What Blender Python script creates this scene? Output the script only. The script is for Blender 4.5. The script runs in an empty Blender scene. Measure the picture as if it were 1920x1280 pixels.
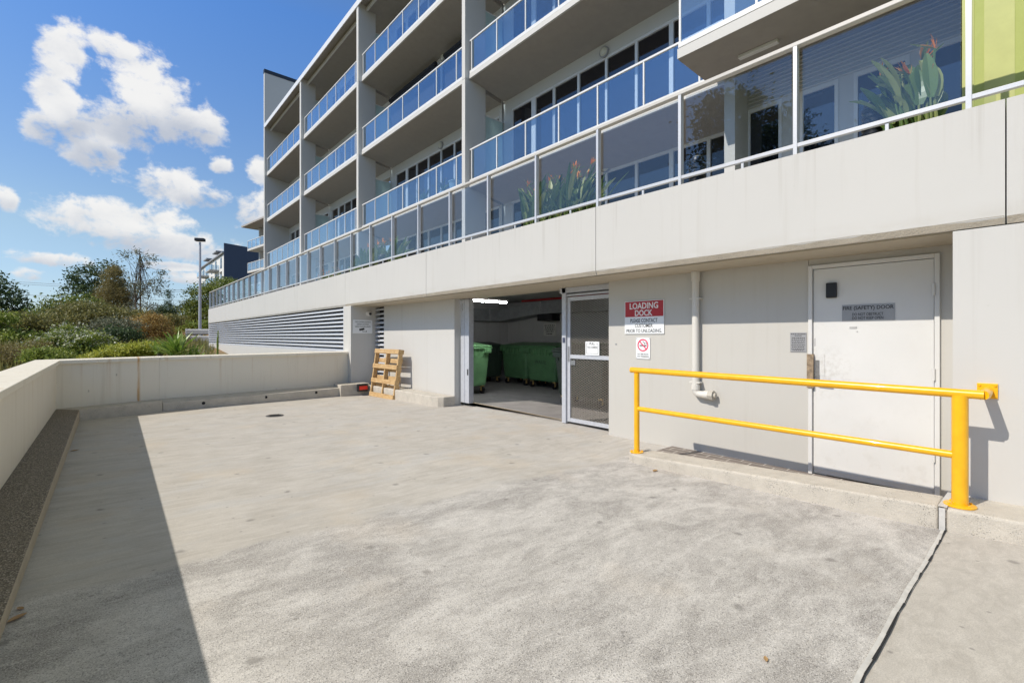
import bpy, bmesh, math, random
import numpy as np
from mathutils import Vector, Matrix
R = math.radians
random.seed(7); rng = np.random.default_rng(7)
S = bpy.context.scene
COL = S.collection

# ------------------------------------------------------------------ camera
F = 869.0; YAW = math.atan(763 / 869.0); CZ = 1.375; HY = 631.0
cd = bpy.data.cameras.new('camera'); cam = bpy.data.objects.new('camera', cd); COL.objects.link(cam)
cam.location = (0, 0, CZ); cam.rotation_euler = (R(90), 0, -YAW)
cd.sensor_width = 36; cd.sensor_fit = 'HORIZONTAL'; cd.lens = F / 1920 * 36
cd.shift_y = -(640 - HY) / 1920; cd.clip_start = 0.05; cd.clip_end = 6000
S.camera = cam
S.view_settings.view_transform = 'Standard'; S.view_settings.look = 'None'
S.view_settings.gamma = 1; S.view_settings.exposure = 0.0
S.cycles.transparent_max_bounces = 20
S.cycles.max_bounces = 8; S.cycles.diffuse_bounces = 4

def spot(px, depth):
    "ground point seen at picture column px, depth metres in front of the camera"
    xc = (px - 960) / F * depth
    return (xc * math.cos(YAW) + depth * math.sin(YAW), -xc * math.sin(YAW) + depth * math.cos(YAW))
def hgt(py, depth): return CZ - (py - HY) * depth / F

# ------------------------------------------------------------------ node helper
class N:
    def __init__(s, nt): s.nt = nt
    def n(s, t, **k):
        nd = s.nt.nodes.new(t)
        for a, b in k.items(): setattr(nd, a, b)
        return nd
    def put(s, sock, v):
        if v is None: return
        if hasattr(v, 'is_linked') or hasattr(v, 'node'): s.nt.links.new(v, sock)
        else:
            if sock.type == 'RGBA' and len(v) == 3: v = (*v, 1)
            sock.default_value = v
    def m(s, op, a, b=None, c=None, clamp=False):
        nd = s.n('ShaderNodeMath', operation=op); nd.use_clamp = clamp
        for i, v in enumerate((a, b, c)): s.put(nd.inputs[i], v)
        return nd.outputs[0]
    def v(s, op, a, b=None, scale=None):
        nd = s.n('ShaderNodeVectorMath', operation=op)
        s.put(nd.inputs[0], a); s.put(nd.inputs[1], b)
        if scale is not None: s.put(nd.inputs['Scale'], scale)
        return nd.outputs['Value'] if op in ('DOT_PRODUCT', 'LENGTH') else nd.outputs[0]
    def mix(s, f, a, b, blend='MIX'):
        nd = s.n('ShaderNodeMix', data_type='RGBA', blend_type=blend)
        s.put(nd.inputs[0], f); s.put(nd.inputs[6], a); s.put(nd.inputs[7], b)
        return nd.outputs[2]
    def noise(s, vec, scale, detail=4, rough=.55, dist=0, out=0):
        nd = s.n('ShaderNodeTexNoise'); s.put(nd.inputs['Vector'], vec)
        nd.inputs['Scale'].default_value = scale; nd.inputs['Detail'].default_value = detail
        nd.inputs['Roughness'].default_value = rough; nd.inputs['Distortion'].default_value = dist
        return nd.outputs[out]
    def mr(s, x, a, b, c=0., d=1., smooth=False):
        nd = s.n('ShaderNodeMapRange'); nd.clamp = True
        if smooth: nd.interpolation_type = 'SMOOTHSTEP'
        for i, v in enumerate((x, a, b, c, d)): s.put(nd.inputs[i], v)
        return nd.outputs[0]
    def ramp(s, x, stops):
        nd = s.n('ShaderNodeValToRGB'); s.put(nd.inputs[0], x); e = nd.color_ramp.elements
        while len(e) < len(stops): e.new(.5)
        for el, (p, c) in zip(e, stops): el.position = p; el.color = (*c, 1)
        return nd.outputs[0]
    def scl(s, vec, k):
        nd = s.n('ShaderNodeMapping'); s.put(nd.inputs[0], vec); nd.inputs['Scale'].default_value = k
        return nd.outputs[0]
    def sep(s, vec):
        nd = s.n('ShaderNodeSeparateXYZ'); s.put(nd.inputs[0], vec); return nd.outputs

# ------------------------------------------------------------------ world: sky and clouds
W = bpy.data.worlds.new('World'); S.world = W; W.use_nodes = True
w = N(W.node_tree); bg = W.node_tree.nodes['Background']
sk = w.n('ShaderNodeTexSky', sky_type='NISHITA'); sk.sun_disc = False
SUN = Vector((-1.0, .25, 1.0)).normalized()
SUN_EL = math.asin(SUN.z); SUN_AZ = math.atan2(SUN.x, SUN.y)
sk.sun_elevation = SUN_EL; sk.sun_rotation = SUN_AZ
sk.air_density = 1.0; sk.dust_density = .25; sk.ozone_density = 3.5
gen = w.n('ShaderNodeTexCoord').outputs['Generated']
gx, gy, gz = w.sep(gen)
az = w.m('ARCTAN2', gx, gy); el = w.m('ARCSINE', gz)
grade = w.ramp(w.m('DIVIDE', el, R(90)), [(0, (1.0, 1.1, 1.4)), (.11, (1.5, 1.43, 1.32)), (.36, (1.02, 1.5, 2.0)), (.56, (2.3, 1.75, 1.05)), (.75, (4.0, 2.15, .66))])  # upper stops tint the unseen zenith warm, added to neutralise fill light
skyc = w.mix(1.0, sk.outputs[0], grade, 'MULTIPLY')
cb = w.n('ShaderNodeCombineXYZ'); w.put(cb.inputs[0], az); w.put(cb.inputs[1], el); uv = cb.outputs[0]
CLOUDS = [  # px, py, half width, half height in picture units
    (118, 105, 58, 62), (110, 190, 62, 58), (75, 240, 50, 36), (215, 225, 95, 60), (285, 175, 105, 72), (300, 215, 110, 55), (385, 235, 46, 40), (185, 294, 70, 28), (215, 88, 62, 22), (160, 240, 80, 60),
    (330, 350, 100, 34), (400, 372, 48, 26), (225, 415, 150, 46), (320, 460, 150, 32), (95, 486, 92, 16),
    (55, 514, 40, 15), (14, 373, 26, 24), (415, 310, 24, 17), (478, 395, 50, 40), (490, 322, 26, 24), (320, 500, 80, 12), (340, 520, 60, 14)]
mask = None; shade = None
for px, py, rx, ry in CLOUDS:
    th = math.atan((px - 960) / F); k = F / math.cos(th)
    u0 = th + YAW; v0 = math.atan((HY - py) / k); ru = rx / k * math.cos(th) ; rv = ry / k
    d = w.v('MULTIPLY', w.v('SUBTRACT', uv, (u0, v0, 0)), (1 / ru, 1 / rv, 0))
    r = w.v('LENGTH', d); mk = w.m('SUBTRACT', 1.0, r)
    sh = w.m('MULTIPLY', w.sep(d)[1], w.mr(mk, -.5, .3, 0, 1, True))
    mask = mk if mask is None else w.m('MAXIMUM', mask, mk)
    shade = sh if shade is None else w.m('ADD', shade, sh)
cn = w.noise(uv, 15, 9, .6, .35); cn2 = w.noise(w.scl(uv, (1, 1.5, 1)), 42, 6, .6)
dens = w.m('ADD', w.m('MULTIPLY', w.m('MINIMUM', w.m('SUBTRACT', mask, .0), .46), 1.5), w.m('ADD', w.m('MULTIPLY', w.m('SUBTRACT', cn, .5), 2.9), w.m('MULTIPLY', w.m('SUBTRACT', cn2, .5), 1.5)))
alpha = w.mr(dens, -.04, .72, 0, .95, True)
lit = w.mr(w.m('ADD', w.m('MULTIPLY', shade, .5), w.m('ADD', w.m('MULTIPLY', w.m('SUBTRACT', cn, .5), 1.6), w.m('MULTIPLY', dens, -.25))), -.85, .25, 0, 1, True)
ccol = w.mix(lit, (5.3, 5.7, 6.5), (9.3, 9.2, 9.0))
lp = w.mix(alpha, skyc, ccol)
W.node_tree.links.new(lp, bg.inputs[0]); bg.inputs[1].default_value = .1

sd = bpy.data.lights.new('sun', 'SUN'); sd.energy = 4.3; sd.angle = R(.5); sd.color = (1, .925, .82)
sun = bpy.data.objects.new('sun', sd); COL.objects.link(sun); sun.location = (-20, 5, 30)
sun.rotation_euler = (-SUN).to_track_quat('-Z', 'Y').to_euler()

# ------------------------------------------------------------------ mesh builder
class MB:
    def __init__(s): s.v = []; s.f = []; s.smooth = False
    def add(s, vs, fs):
        o = len(s.v); s.v += [tuple(p) for p in vs]; s.f += [tuple(i + o for i in f) for f in fs]; return s
    def box(s, x0, x1, y0, y1, z0, z1):
        return s.add([(x0,y0,z0),(x1,y0,z0),(x1,y1,z0),(x0,y1,z0),(x0,y0,z1),(x1,y0,z1),(x1,y1,z1),(x0,y1,z1)],
                     [(3,2,1,0),(4,5,6,7),(0,1,5,4),(1,2,6,5),(2,3,7,6),(3,0,4,7)])
    def prism(s, prof, y0, y1):
        "extrude an (x,z) outline along Y"
        n = len(prof); vs = [(x, y0, z) for x, z in prof] + [(x, y1, z) for x, z in prof]
        fs = [tuple(range(n)), tuple(range(2*n-1, n-1, -1))] + [(i, n+i, n+(i+1) % n, (i+1) % n) for i in range(n)]
        return s.add(vs, fs)
    def poly(s, outline, z0, z1):
        "extrude an (x,y) outline upward; z may be numbers or per-point lists"
        n = len(outline); a = z0 if hasattr(z0, '__len__') else [z0]*n; b = z1 if hasattr(z1, '__len__') else [z1]*n
        vs = [(x, y, a[i]) for i, (x, y) in enumerate(outline)] + [(x, y, b[i]) for i, (x, y) in enumerate(outline)]
        fs = [tuple(range(n-1, -1, -1)), tuple(range(n, 2*n))] + [(i, (i+1) % n, n+(i+1) % n, n+i) for i in range(n)]
        return s.add(vs, fs)
    def tube(s, pts, r, n=12, cap=True):
        pts = [Vector(p) for p in pts]; rs = r if hasattr(r, '__len__') else [r]*len(pts)
        rings = []; up = None
        for i, p in enumerate(pts):
            t = ((pts[i+1]-p).normalized() if i < len(pts)-1 else Vector()) + ((p-pts[i-1]).normalized() if i else Vector())
            t = t.normalized()
            if up is None:
                up = t.orthogonal().normalized()
            up = (up - t*up.dot(t)); up = up.normalized() if up.length > 1e-6 else t.orthogonal().normalized()
            sd_ = t.cross(up)
            rings.append([p + (up*math.cos(2*math.pi*k/n) + sd_*math.sin(2*math.pi*k/n))*rs[i] for k in range(n)])
        vs = [q for rg in rings for q in rg]; fs = []
        for i in range(len(pts)-1):
            for k in range(n): fs.append((i*n+k, i*n+(k+1) % n, (i+1)*n+(k+1) % n, (i+1)*n+k))
        if cap: fs += [tuple(range(n-1, -1, -1)), tuple(range((len(pts)-1)*n, len(pts)*n))]
        return s.add(vs, fs)
    def lathe(s, prof, c, n=20):
        vs = []; fs = []
        for r, z in prof:
            for k in range(n): vs.append((c[0]+r*math.cos(2*math.pi*k/n), c[1]+r*math.sin(2*math.pi*k/n), c[2]+z))
        for i in range(len(prof)-1):
            for k in range(n): fs.append((i*n+k, i*n+(k+1) % n, (i+1)*n+(k+1) % n, (i+1)*n+k))
        fs += [tuple(range(n-1, -1, -1)), tuple(range((len(prof)-1)*n, len(prof)*n))]
        return s.add(vs, fs)
    def xf(s, M): s.v = [tuple(M @ Vector(p)) for p in s.v]; return s
    def join(s, o): return s.add(o.v, o.f)

def link(name, me, parent=None):
    o = bpy.data.objects.new(name, me); COL.objects.link(o)
    if parent is not None: o.parent = parent
    return o
def rootloc(o):
    while o.parent is not None: o = o.parent
    return Vector(o.location)
def obj(name, mb, mat, parent=None, smooth=False, bevel=0, seg=2, label=None):
    off = rootloc(parent) if parent is not None else Vector((0, 0, 0))
    me = bpy.data.meshes.new(name)
    me.from_pydata([(p[0]-off.x, p[1]-off.y, p[2]-off.z) for p in mb.v], [], mb.f)
    bm = bmesh.new(); bm.from_mesh(me); bmesh.ops.recalc_face_normals(bm, faces=bm.faces); bm.to_mesh(me); bm.free()
    if smooth:
        me.polygons.foreach_set('use_smooth', [True]*len(me.polygons))
        try: me.set_sharp_from_angle(angle=R(40))
        except Exception: pass
    me.materials.append(mat)
    o = link(name, me, parent)
    if bevel:
        b = o.modifiers.new('bevel', 'BEVEL'); b.width = bevel; b.segments = seg; b.limit_method = 'ANGLE'; b.angle_limit = R(35)
    if label: o['label'] = label
    return o
def rawobj(name, verts, faces_quads, mat, parent=None):
    off = rootloc(parent) if parent is not None else Vector((0, 0, 0))
    v = np.asarray(verts, dtype=np.float32) - np.array(off, dtype=np.float32); q = np.asarray(faces_quads, dtype=np.int32)
    me = bpy.data.meshes.new(name); me.vertices.add(len(v)); me.vertices.foreach_set('co', v.ravel())
    me.loops.add(q.size); me.loops.foreach_set('vertex_index', q.ravel())
    me.polygons.add(len(q)); me.polygons.foreach_set('loop_start', np.arange(0, q.size, q.shape[1], dtype=np.int32))
    me.update(); me.validate(); me.materials.append(mat)
    return link(name, me, parent)
def tag(o, label, cat, group=None):
    o['label'] = label; o['category'] = cat
    if group: o['group'] = group
    return o
def thing(name, label, cat, loc, group=None):
    o = link(name, None); o.location = loc; o.empty_display_size = .2
    return tag(o, label, cat, group)
def struct(o): o['kind'] = 'structure'; return o
def dup(root, loc, label, rotz=None):
    c = root.copy(); COL.objects.link(c); c.location = loc; c['label'] = label
    if rotz is not None: c.rotation_euler = (0, 0, rotz)
    for ch in list(root.children):
        a = ch.copy(); COL.objects.link(a); a.parent = c
        for g in list(ch.children):
            b = g.copy(); COL.objects.link(b); b.parent = a
    return c

# ------------------------------------------------------------------ materials
def newmat(name):
    m = bpy.data.materials.new(name); m.use_nodes = True
    h = N(m.node_tree); p = m.node_tree.nodes['Principled BSDF']; return m, h, p
def pos(h): return h.n('ShaderNodeNewGeometry').outputs['Position']
def bump(h, p, height, strength, dist=.01):
    b = h.n('ShaderNodeBump'); b.inputs['Strength'].default_value = strength; b.inputs['Distance'].default_value = dist
    h.put(b.inputs['Height'], height); h.put(p.inputs['Normal'], b.outputs[0])
def plain(name, col, rough=.5, metal=0, var=.06, scale=6, bumps=0, bscale=120):
    m, h, p = newmat(name); P = pos(h)
    n = h.noise(P, scale, 5, .6)
    c = h.mix(h.mr(n, .3, .7), tuple(x*(1-var) for x in col), tuple(min(1, x*(1+var)) for x in col))
    h.put(p.inputs['Base Color'], c); p.inputs['Roughness'].default_value = rough; p.inputs['Metallic'].default_value = metal
    if bumps: bump(h, p, h.noise(P, bscale, 3), bumps, .004)
    return m
def painted_wall(name, col, stain=.10, rust=False, drip=None):
    m, h, p = newmat(name); P = pos(h)
    big = h.noise(P, .9, 6, .6); fine = h.noise(P, 60, 3)
    streak = h.noise(h.scl(P, (7, 7, .35)), 1.0, 5, .65)
    c = h.mix(h.mr(big, .3, .75), tuple(x*.96 for x in col), col)
    c = h.mix(h.mr(streak, .56, .78, 0, stain), c, tuple(a*b for a, b in zip(col, (.62, .56, .46))))
    if rust:
        x, y, z = h.sep(P)
        r1 = h.mr(h.noise(h.scl(P, (9, 9, .12)), 1.0, 3, .5), .60, .74)
        top = h.mr(z, .3, .9, .1, .75)
        fleck = h.noise(h.scl(P, (30, 30, 3)), 1.0, 4)
        c = h.mix(h.m('MULTIPLY', h.m('MULTIPLY', r1, top), h.mr(fleck, .3, .7, .2, .8)), c, (.45, .27, .10))
        # one strong orange run-down left of the wall joint
        dx = h.m('ABSOLUTE', h.m('SUBTRACT', h.m('ADD', x, h.m('MULTIPLY', fleck, .02)), .475))
        run = h.m('MULTIPLY', h.mr(dx, .006, .03, 1, 0), h.m('GREATER_THAN', y, 9.0))
        c = h.mix(h.m('MULTIPLY', run, h.mr(fleck, .3, .65, .25, .95)), c, (.52, .27, .06))
        spots = h.n('ShaderNodeTexVoronoi'); h.put(spots.inputs['Vector'], h.scl(P, (5, 5, 2.2))); spots.inputs['Scale'].default_value = 1
        c = h.mix(h.m('MULTIPLY', h.mr(spots.outputs['Distance'], .02, .07, .6, 0), h.mr(big, .5, .6)), c, (.2, .17, .13))
    if drip:       # water runs below the top edge and grime above the bottom edge
        x, y, z = h.sep(P); wob = h.noise(h.scl(P, (1, 1, 4)), 3, 4)
        run = h.mr(h.noise(h.scl(P, (16, 16, .25)), 1.0, 4, .6), .57, .72)
        ln = h.mr(h.noise(h.scl(P, (2.5, 2.5, 0)), 1.0, 3), .35, .65, drip[1]-.12, drip[0]+.1)
        c = h.mix(h.m('MULTIPLY', run, h.m('MULTIPLY', h.mr(h.m('SUBTRACT', z, ln), 0, .35), drip[2])), c, (.30, .27, .22))
        c = h.mix(h.m('MULTIPLY', h.mr(wob, .35, .7), h.mr(z, drip[0]+.16, drip[0], 0, .35)), c, (.36, .32, .25))
        c = h.mix(h.mr(h.noise(P, 14, 5, .7), .66, .74, 0, .3), c, (.40, .38, .34))
    h.put(p.inputs['Base Color'], c); p.inputs['Roughness'].default_value = .62
    bump(h, p, h.m('ADD', h.m('MULTIPLY', fine, .5), h.noise(P, 9, 3)), .10, .006)
    return m
M = {}
M['wall'] = painted_wall('white_render', (.56, .55, .522), .22)
M['fascia'] = painted_wall('fascia_render', (.56, .55, .522), .22, False, (2.18, 3.03, .26))
M['low_wall'] = painted_wall('scuffed_render', (.56, .55, .522), .22, False, (.1, 2.3, .12))
M['parapet'] = painted_wall('cream_render', (.80, .745, .63), .35, True)
M['grey_wall'] = painted_wall('grey_render', (.53, .515, .475), .2)
M['facade'] = painted_wall('facade_paint', (.60, .59, .56), .06)
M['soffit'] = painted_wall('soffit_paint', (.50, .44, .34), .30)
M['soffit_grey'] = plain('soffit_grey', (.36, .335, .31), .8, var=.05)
M['room'] = painted_wall('block_paint', (.50, .49, .48), .35)
M['room_floor'] = plain('room_floor', (.24, .225, .215), .75, var=.15, scale=3)
M['duct'] = plain('galvanised_duct', (.30, .31, .32), .5, .3, .15, 8)
M['black'] = plain('black_plastic', (.012, .012, .015), .4)
M['dark'] = plain('dark_void', (.015, .015, .017), .9)
M['white_metal'] = plain('white_aluminium', (.74, .74, .73), .35, var=.03)
M['cream_metal'] = plain('cream_aluminium', (.55, .53, .49), .4, var=.05)
M['silver'] = plain('silver_aluminium', (.60, .61, .63), .35, .25, .04)
M['galv'] = plain('galvanised_steel', (.50, .52, .56), .5, .15, .08, 25)
M['louvre'] = plain('louvre_metal', (.60, .62, .66), .45, .1, .04)
M['steel'] = plain('brushed_steel', (.42, .42, .43), .3, .8, .1, 40)
M['sign_white'] = plain('sign_white', (.80, .82, .83), .4, var=.02)
M['sign_red'] = plain('sign_red', (.42, .012, .02), .4, var=.03)
M['sign_grey'] = plain('sign_grey', (.36, .36, .37), .4, .3, .06)
M['ink'] = plain('ink_black', (.02, .02, .022), .5)
M['ink_white'] = plain('ink_white', (.80, .78, .77), .5)
M['pink_red'] = plain('ban_red', (.72, .05, .12), .4)
M['red'] = plain('red_plastic', (.75, .03, .02), .4)
M['red_pipe'] = plain('red_pipe', (.35, .02, .02), .4)
M['brass'] = plain('yellow_zinc', (.72, .50, .20), .4, .4, .1)
M['blind'] = plain('dark_blind', (.02, .022, .03), .8)
M['navy'] = plain('navy_cladding', (.055, .075, .125), .7, var=.05)
M['roofcap'] = plain('dark_capping', (.02, .03, .05), .5)
M['asphalt'] = plain('asphalt', (.16, .155, .15), .9, var=.15, scale=2, bumps=.4)
M['tub'] = plain('tub_plastic', (.60, .66, .68), .5)
M['pvc'] = painted_wall('painted_pipe', (.66, .64, .59), .25)

def yellow():
    m, h, p = newmat('yellow_gloss'); P = pos(h)
    n = h.noise(P, 14, 5)
    h.put(p.inputs['Base Color'], h.mix(h.mr(h.noise(P, 38, 5, .7), .69, .74, 0, .7), h.mix(h.mr(n, .35, .75), (.84, .42, .005), (.92, .49, .008)), (.42, .22, .03)))
    p.inputs['Roughness'].default_value = .3; p.inputs['Coat Weight'].default_value = .3
    bump(h, p, h.noise(P, 30, 3), .06, .004); return m
M['yellow'] = yellow()
def door_paint():
    m, h, p = newmat('door_paint'); P = pos(h); x, y, z = h.sep(P)
    n = h.noise(P, 2.2, 6); sc = h.noise(h.scl(P, (1, 60, 60)), 1.0, 3)
    c = h.mix(h.mr(n, .3, .75), (.645, .64, .62), (.69, .685, .665))
    c = h.mix(h.mr(sc, .70, .76, 0, .35), c, (.45, .44, .42))
    c = h.mix(h.m('MULTIPLY', h.mr(h.noise(P, 7, 6, .7), .52, .75, 0, .4), h.mr(z, .9, .1, .1, 1)), c, (.46, .43, .38))
    c = h.mix(h.m('MULTIPLY', h.mr(h.noise(P, 26, 4), .45, .7, 0, .5), h.mr(h.v('LENGTH', h.v('SUBTRACT', P, (5.37, 1.42, 1.02))), .05, .32, 1, 0)), c, (.42, .39, .34))
    h.put(p.inputs['Base Color'], c); p.inputs['Roughness'].default_value = .4
    bump(h, p, h.noise(P, 5, 2), .05, .006); return m
M['door'] = door_paint()
def green_paint():
    m, h, p = newmat('lime_render'); P = pos(h)
    n = h.noise(P, 2.5, 6, .65); st = h.noise(h.scl(P, (6, 6, .6)), 1, 4)
    c = h.mix(h.mr(n, .3, .7), (.36, .405, .10), (.43, .475, .145))
    c = h.mix(h.mr(st, .55, .8, 0, .35), c, (.55, .58, .25))
    h.put(p.inputs['Base Color'], c); p.inputs['Roughness'].default_value = .7
    bump(h, p, h.noise(P, 120, 3), .2, .003); return m
M['green'] = green_paint()
def pavement():
    m, h, p = newmat('worn_concrete'); P = pos(h); x, y, z = h.sep(P)
    big = h.noise(P, .7, 6, .6, .3); mid = h.noise(P, 3.0, 6, .62, .4)
    streak = h.noise(h.scl(P, (.8, 4.2, 1)), 1.3, 6, .62, .5)
    fine = h.noise(P, 210, 2, .7); grain = h.noise(P, 75, 4, .65)
    warm = h.noise(P, 1.1, 4)
    edge = h.m('ADD', y, h.m('MULTIPLY', h.m('SUBTRACT', h.noise(P, 2.6, 7, .65), .5), .38))
    old = h.mr(edge, 3.08, 3.17, 1, 0)                       # rough old pour nearest the camera
    right = h.m('LESS_THAN', y, .43)                           # separate pour right of the joint
    old = h.m('MULTIPLY', old, h.m('SUBTRACT', 1, right))
    patch = h.noise(h.scl(P, (1, 1.9, 1)), 1.6, 7, .68, .8); blotch = h.noise(h.scl(P, (1, 2.2, 1)), 6.5, 6, .7, .6)
    scuff = h.noise(h.scl(P, (1.2, 7, 1)), 2.2, 7, .7, .8)
    smooth = h.mix(h.mr(mid, .3, .72), (0.450, 0.418, 0.370), (0.590, 0.558, 0.508))
    smooth = h.mix(h.mr(scuff, .50, .68, 0, .6), smooth, (0.640, 0.612, 0.572))
    smooth = h.mix(h.mr(scuff, .48, .34, 0, .5), smooth, (0.360, 0.329, 0.292))
    smooth = h.mix(h.mr(h.noise(h.scl(P, (1, 2.6, 1)), 1.1, 6, .65, .6), .50, .66, 0, .6), smooth, (.52, .52, .515))
    smooth = h.mix(h.mr(blotch, .58, .74, 0, .4), smooth, (.68, .655, .60))
    smooth = h.mix(h.mr(warm, .55, .75, 0, .5), smooth, (0.600, 0.481, 0.329))
    rough = h.mix(h.mr(patch, .38, .62), (0.320, 0.304, 0.288), (0.640, 0.618, 0.588))
    rough = h.mix(h.mr(blotch, .50, .68, 0, .6), rough, (0.720, 0.698, 0.668))
    rough = h.mix(h.mr(blotch, .46, .32, 0, .55), rough, (0.300, 0.278, 0.265))
    rough = h.mix(h.mr(warm, .56, .75, 0, .4), rough, (0.560, 0.445, 0.318))
    dots = h.n('ShaderNodeTexVoronoi'); h.put(dots.inputs['Vector'], P); dots.inputs['Scale'].default_value = 125
    pep = h.m('MULTIPLY', h.mr(dots.outputs['Distance'], .22, .48, 1, 0), h.mr(grain, .40, .52, 0, 1))
    rough = h.mix(h.m('MULTIPLY', pep, h.mr(patch, .35, .7, 1, .6)), rough, (0.100, 0.096, 0.095))
    d2 = h.n('ShaderNodeTexVoronoi'); h.put(d2.inputs['Vector'], P); d2.inputs['Scale'].default_value = 34
    rough = h.mix(h.m('MULTIPLY', h.mr(d2.outputs['Distance'], .10, .26, .5, 0), h.mr(blotch, .40, .60, 1, 0)), rough, (.10, .095, .09))
    rough = h.mix(h.mr(h.noise(P, 190, 2, .75), .52, .62, 0, .7), rough, (0.820, 0.789, 0.742))
    newer = h.mix(h.mr(blotch, .35, .65), (0.440, 0.410, 0.366), (0.580, 0.546, 0.493))
    c = h.mix(old, smooth, rough); c = h.mix(right, c, newer)
    c = h.mix(h.mr(fine, .38, .58, .38, 0), c, (0.220, 0.207, 0.191))
    spots = h.n('ShaderNodeTexVoronoi'); h.put(spots.inputs['Vector'], h.v('ADD', P, h.scl(h.noise(P, 9, 3, out=1), (.08, .08, 0)))); spots.voronoi_dimensions = '2D'; spots.inputs['Scale'].default_value = 1.15; spots.inputs['Randomness'].default_value = 1
    c = h.mix(h.mr(spots.outputs['Distance'], .016, .040, .6, 0), c, (.15, .14, .13))
    sp2 = h.n('ShaderNodeTexVoronoi'); sp2.voronoi_dimensions = '2D'; sp2.inputs['Scale'].default_value = 4.2; h.put(sp2.inputs['Vector'], P)
    c = h.mix(h.m('MULTIPLY', h.mr(sp2.outputs['Distance'], .02, .05, .6, 0), h.mr(h.sep(sp2.outputs['Color'])[0], .6, .65)), c, (.16, .15, .14))
    # soft tyre and water marks
    blot = h.noise(P, 1.7, 3, .5, 1.2)
    c = h.mix(h.mr(blot, .62, .78, 0, .28), c, (.34, .315, .28))
    c = h.mix(h.mr(big, .35, .75, .2, 0), c, (.38, .355, .32))
    h.put(p.inputs['Base Color'], c); p.inputs['Roughness'].default_value = .85
    hgt_ = h.m('ADD', h.m('MULTIPLY', grain, h.m('ADD', .35, old)), h.m('MULTIPLY', fine, .35))
    bump(h, p, hgt_, .35, .004); return m
M['pavement'] = pavement()
def kerbmat(name, base, speck, pebbly=False):
    m, h, p = newmat(name); P = pos(h)
    big = h.noise(P, 5, 6, .65)
    c = h.mix(h.mr(big, .3, .7), tuple(x*.78 for x in base), base)
    vo = h.n('ShaderNodeTexVoronoi'); h.put(vo.inputs['Vector'], P); vo.inputs['Scale'].default_value = 105
    hole = h.m('MULTIPLY', h.mr(vo.outputs['Distance'], .14, .34, 1, 0), h.mr(h.noise(P, 7, 4), .47, .58, 0, speck))
    c = h.mix(hole, c, (.06, .058, .055))
    c = h.mix(h.mr(h.noise(P, 230, 2), .55, .68, 0, .5), c, tuple(min(1, x*1.35) for x in base))
    if pebbly:     # washed aggregate on the flat top, plain mortar on the upright face
        v2 = h.n('ShaderNodeTexVoronoi'); h.put(v2.inputs['Vector'], P); v2.inputs['Scale'].default_value = 115
        st = h.ramp(h.sep(v2.outputs['Color'])[0], [(.1, (.23, .195, .15)), (.45, (.34, .29, .22)), (.75, (.43, .375, .295)), (.95, (.58, .52, .43))])
        st = h.mix(h.mr(v2.outputs['Distance'], .35, .6), st, (.11, .093, .07))
        st = h.mix(h.mr(h.noise(P, 4, 5), .4, .7, 0, .45), st, (.20, .172, .13))
        top = h.mr(h.sep(h.n('ShaderNodeNewGeometry').outputs['Normal'])[2], .7, .9)
        c = h.mix(top, h.mix(.35, c, (.44, .37, .26)), st)
    h.put(p.inputs['Base Color'], c); p.inputs['Roughness'].default_value = .88
    bump(h, p, h.m('SUBTRACT', h.noise(P, 60, 4), h.m('MULTIPLY', hole, .7)), .6, .008); return m
M['kerb'] = kerbmat('pitted_kerb', (.56, .52, .45), .9)
M['ledge'] = kerbmat('pebbly_ledge', (.46, .40, .31), .6, True)
M['chamfer'] = kerbmat('broken_concrete_edge', (.46, .41, .33), .5)
def tiles():
    m, h, p = newmat('brown_pavers'); P = pos(h); x, y, z = h.sep(P)
    br = h.n('ShaderNodeTexBrick'); cbn = h.n('ShaderNodeCombineXYZ'); h.put(cbn.inputs[0], y); h.put(cbn.inputs[1], x)
    h.put(br.inputs['Vector'], cbn.outputs[0]); br.inputs['Scale'].default_value = 1; br.inputs['Brick Width'].default_value = .23; br.inputs['Row Height'].default_value = .115; br.inputs['Mortar Size'].default_value = .006
    br.inputs['Color1'].default_value = (.20, .165, .145, 1); br.inputs['Color2'].default_value = (.155, .13, .115, 1); br.inputs['Mortar'].default_value = (.48, .45, .40, 1)
    c = h.mix(h.mr(h.noise(P, 6, 5), .4, .7, 0, .35), br.outputs[0], (.30, .27, .235))
    h.put(p.inputs['Base Color'], c); p.inputs['Roughness'].default_value = .75; return m
M['tiles'] = tiles()
def wood():
    m, h, p = newmat('pallet_pine'); P = pos(h)
    g = h.noise(h.scl(P, (14, 3, 14)), 2, 6, .6, .8); k = h.noise(P, 9, 4)
    isl = h.n('ShaderNodeNewGeometry').outputs['Random Per Island']
    c = h.ramp(g, [(.3, (.38, .22, .09)), (.55, (.56, .38, .18)), (.8, (.66, .49, .27))])
    c = h.mix(h.mr(isl, 0, 1, 0, .35), c, (.40, .24, .10))
    c = h.mix(h.mr(k, .64, .74, 0, .7), c, (.20, .11, .04))
    h.put(p.inputs['Base Color'], c); p.inputs['Roughness'].default_value = .75; bump(h, p, g, .3, .004); return m
M['wood'] = wood()
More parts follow.
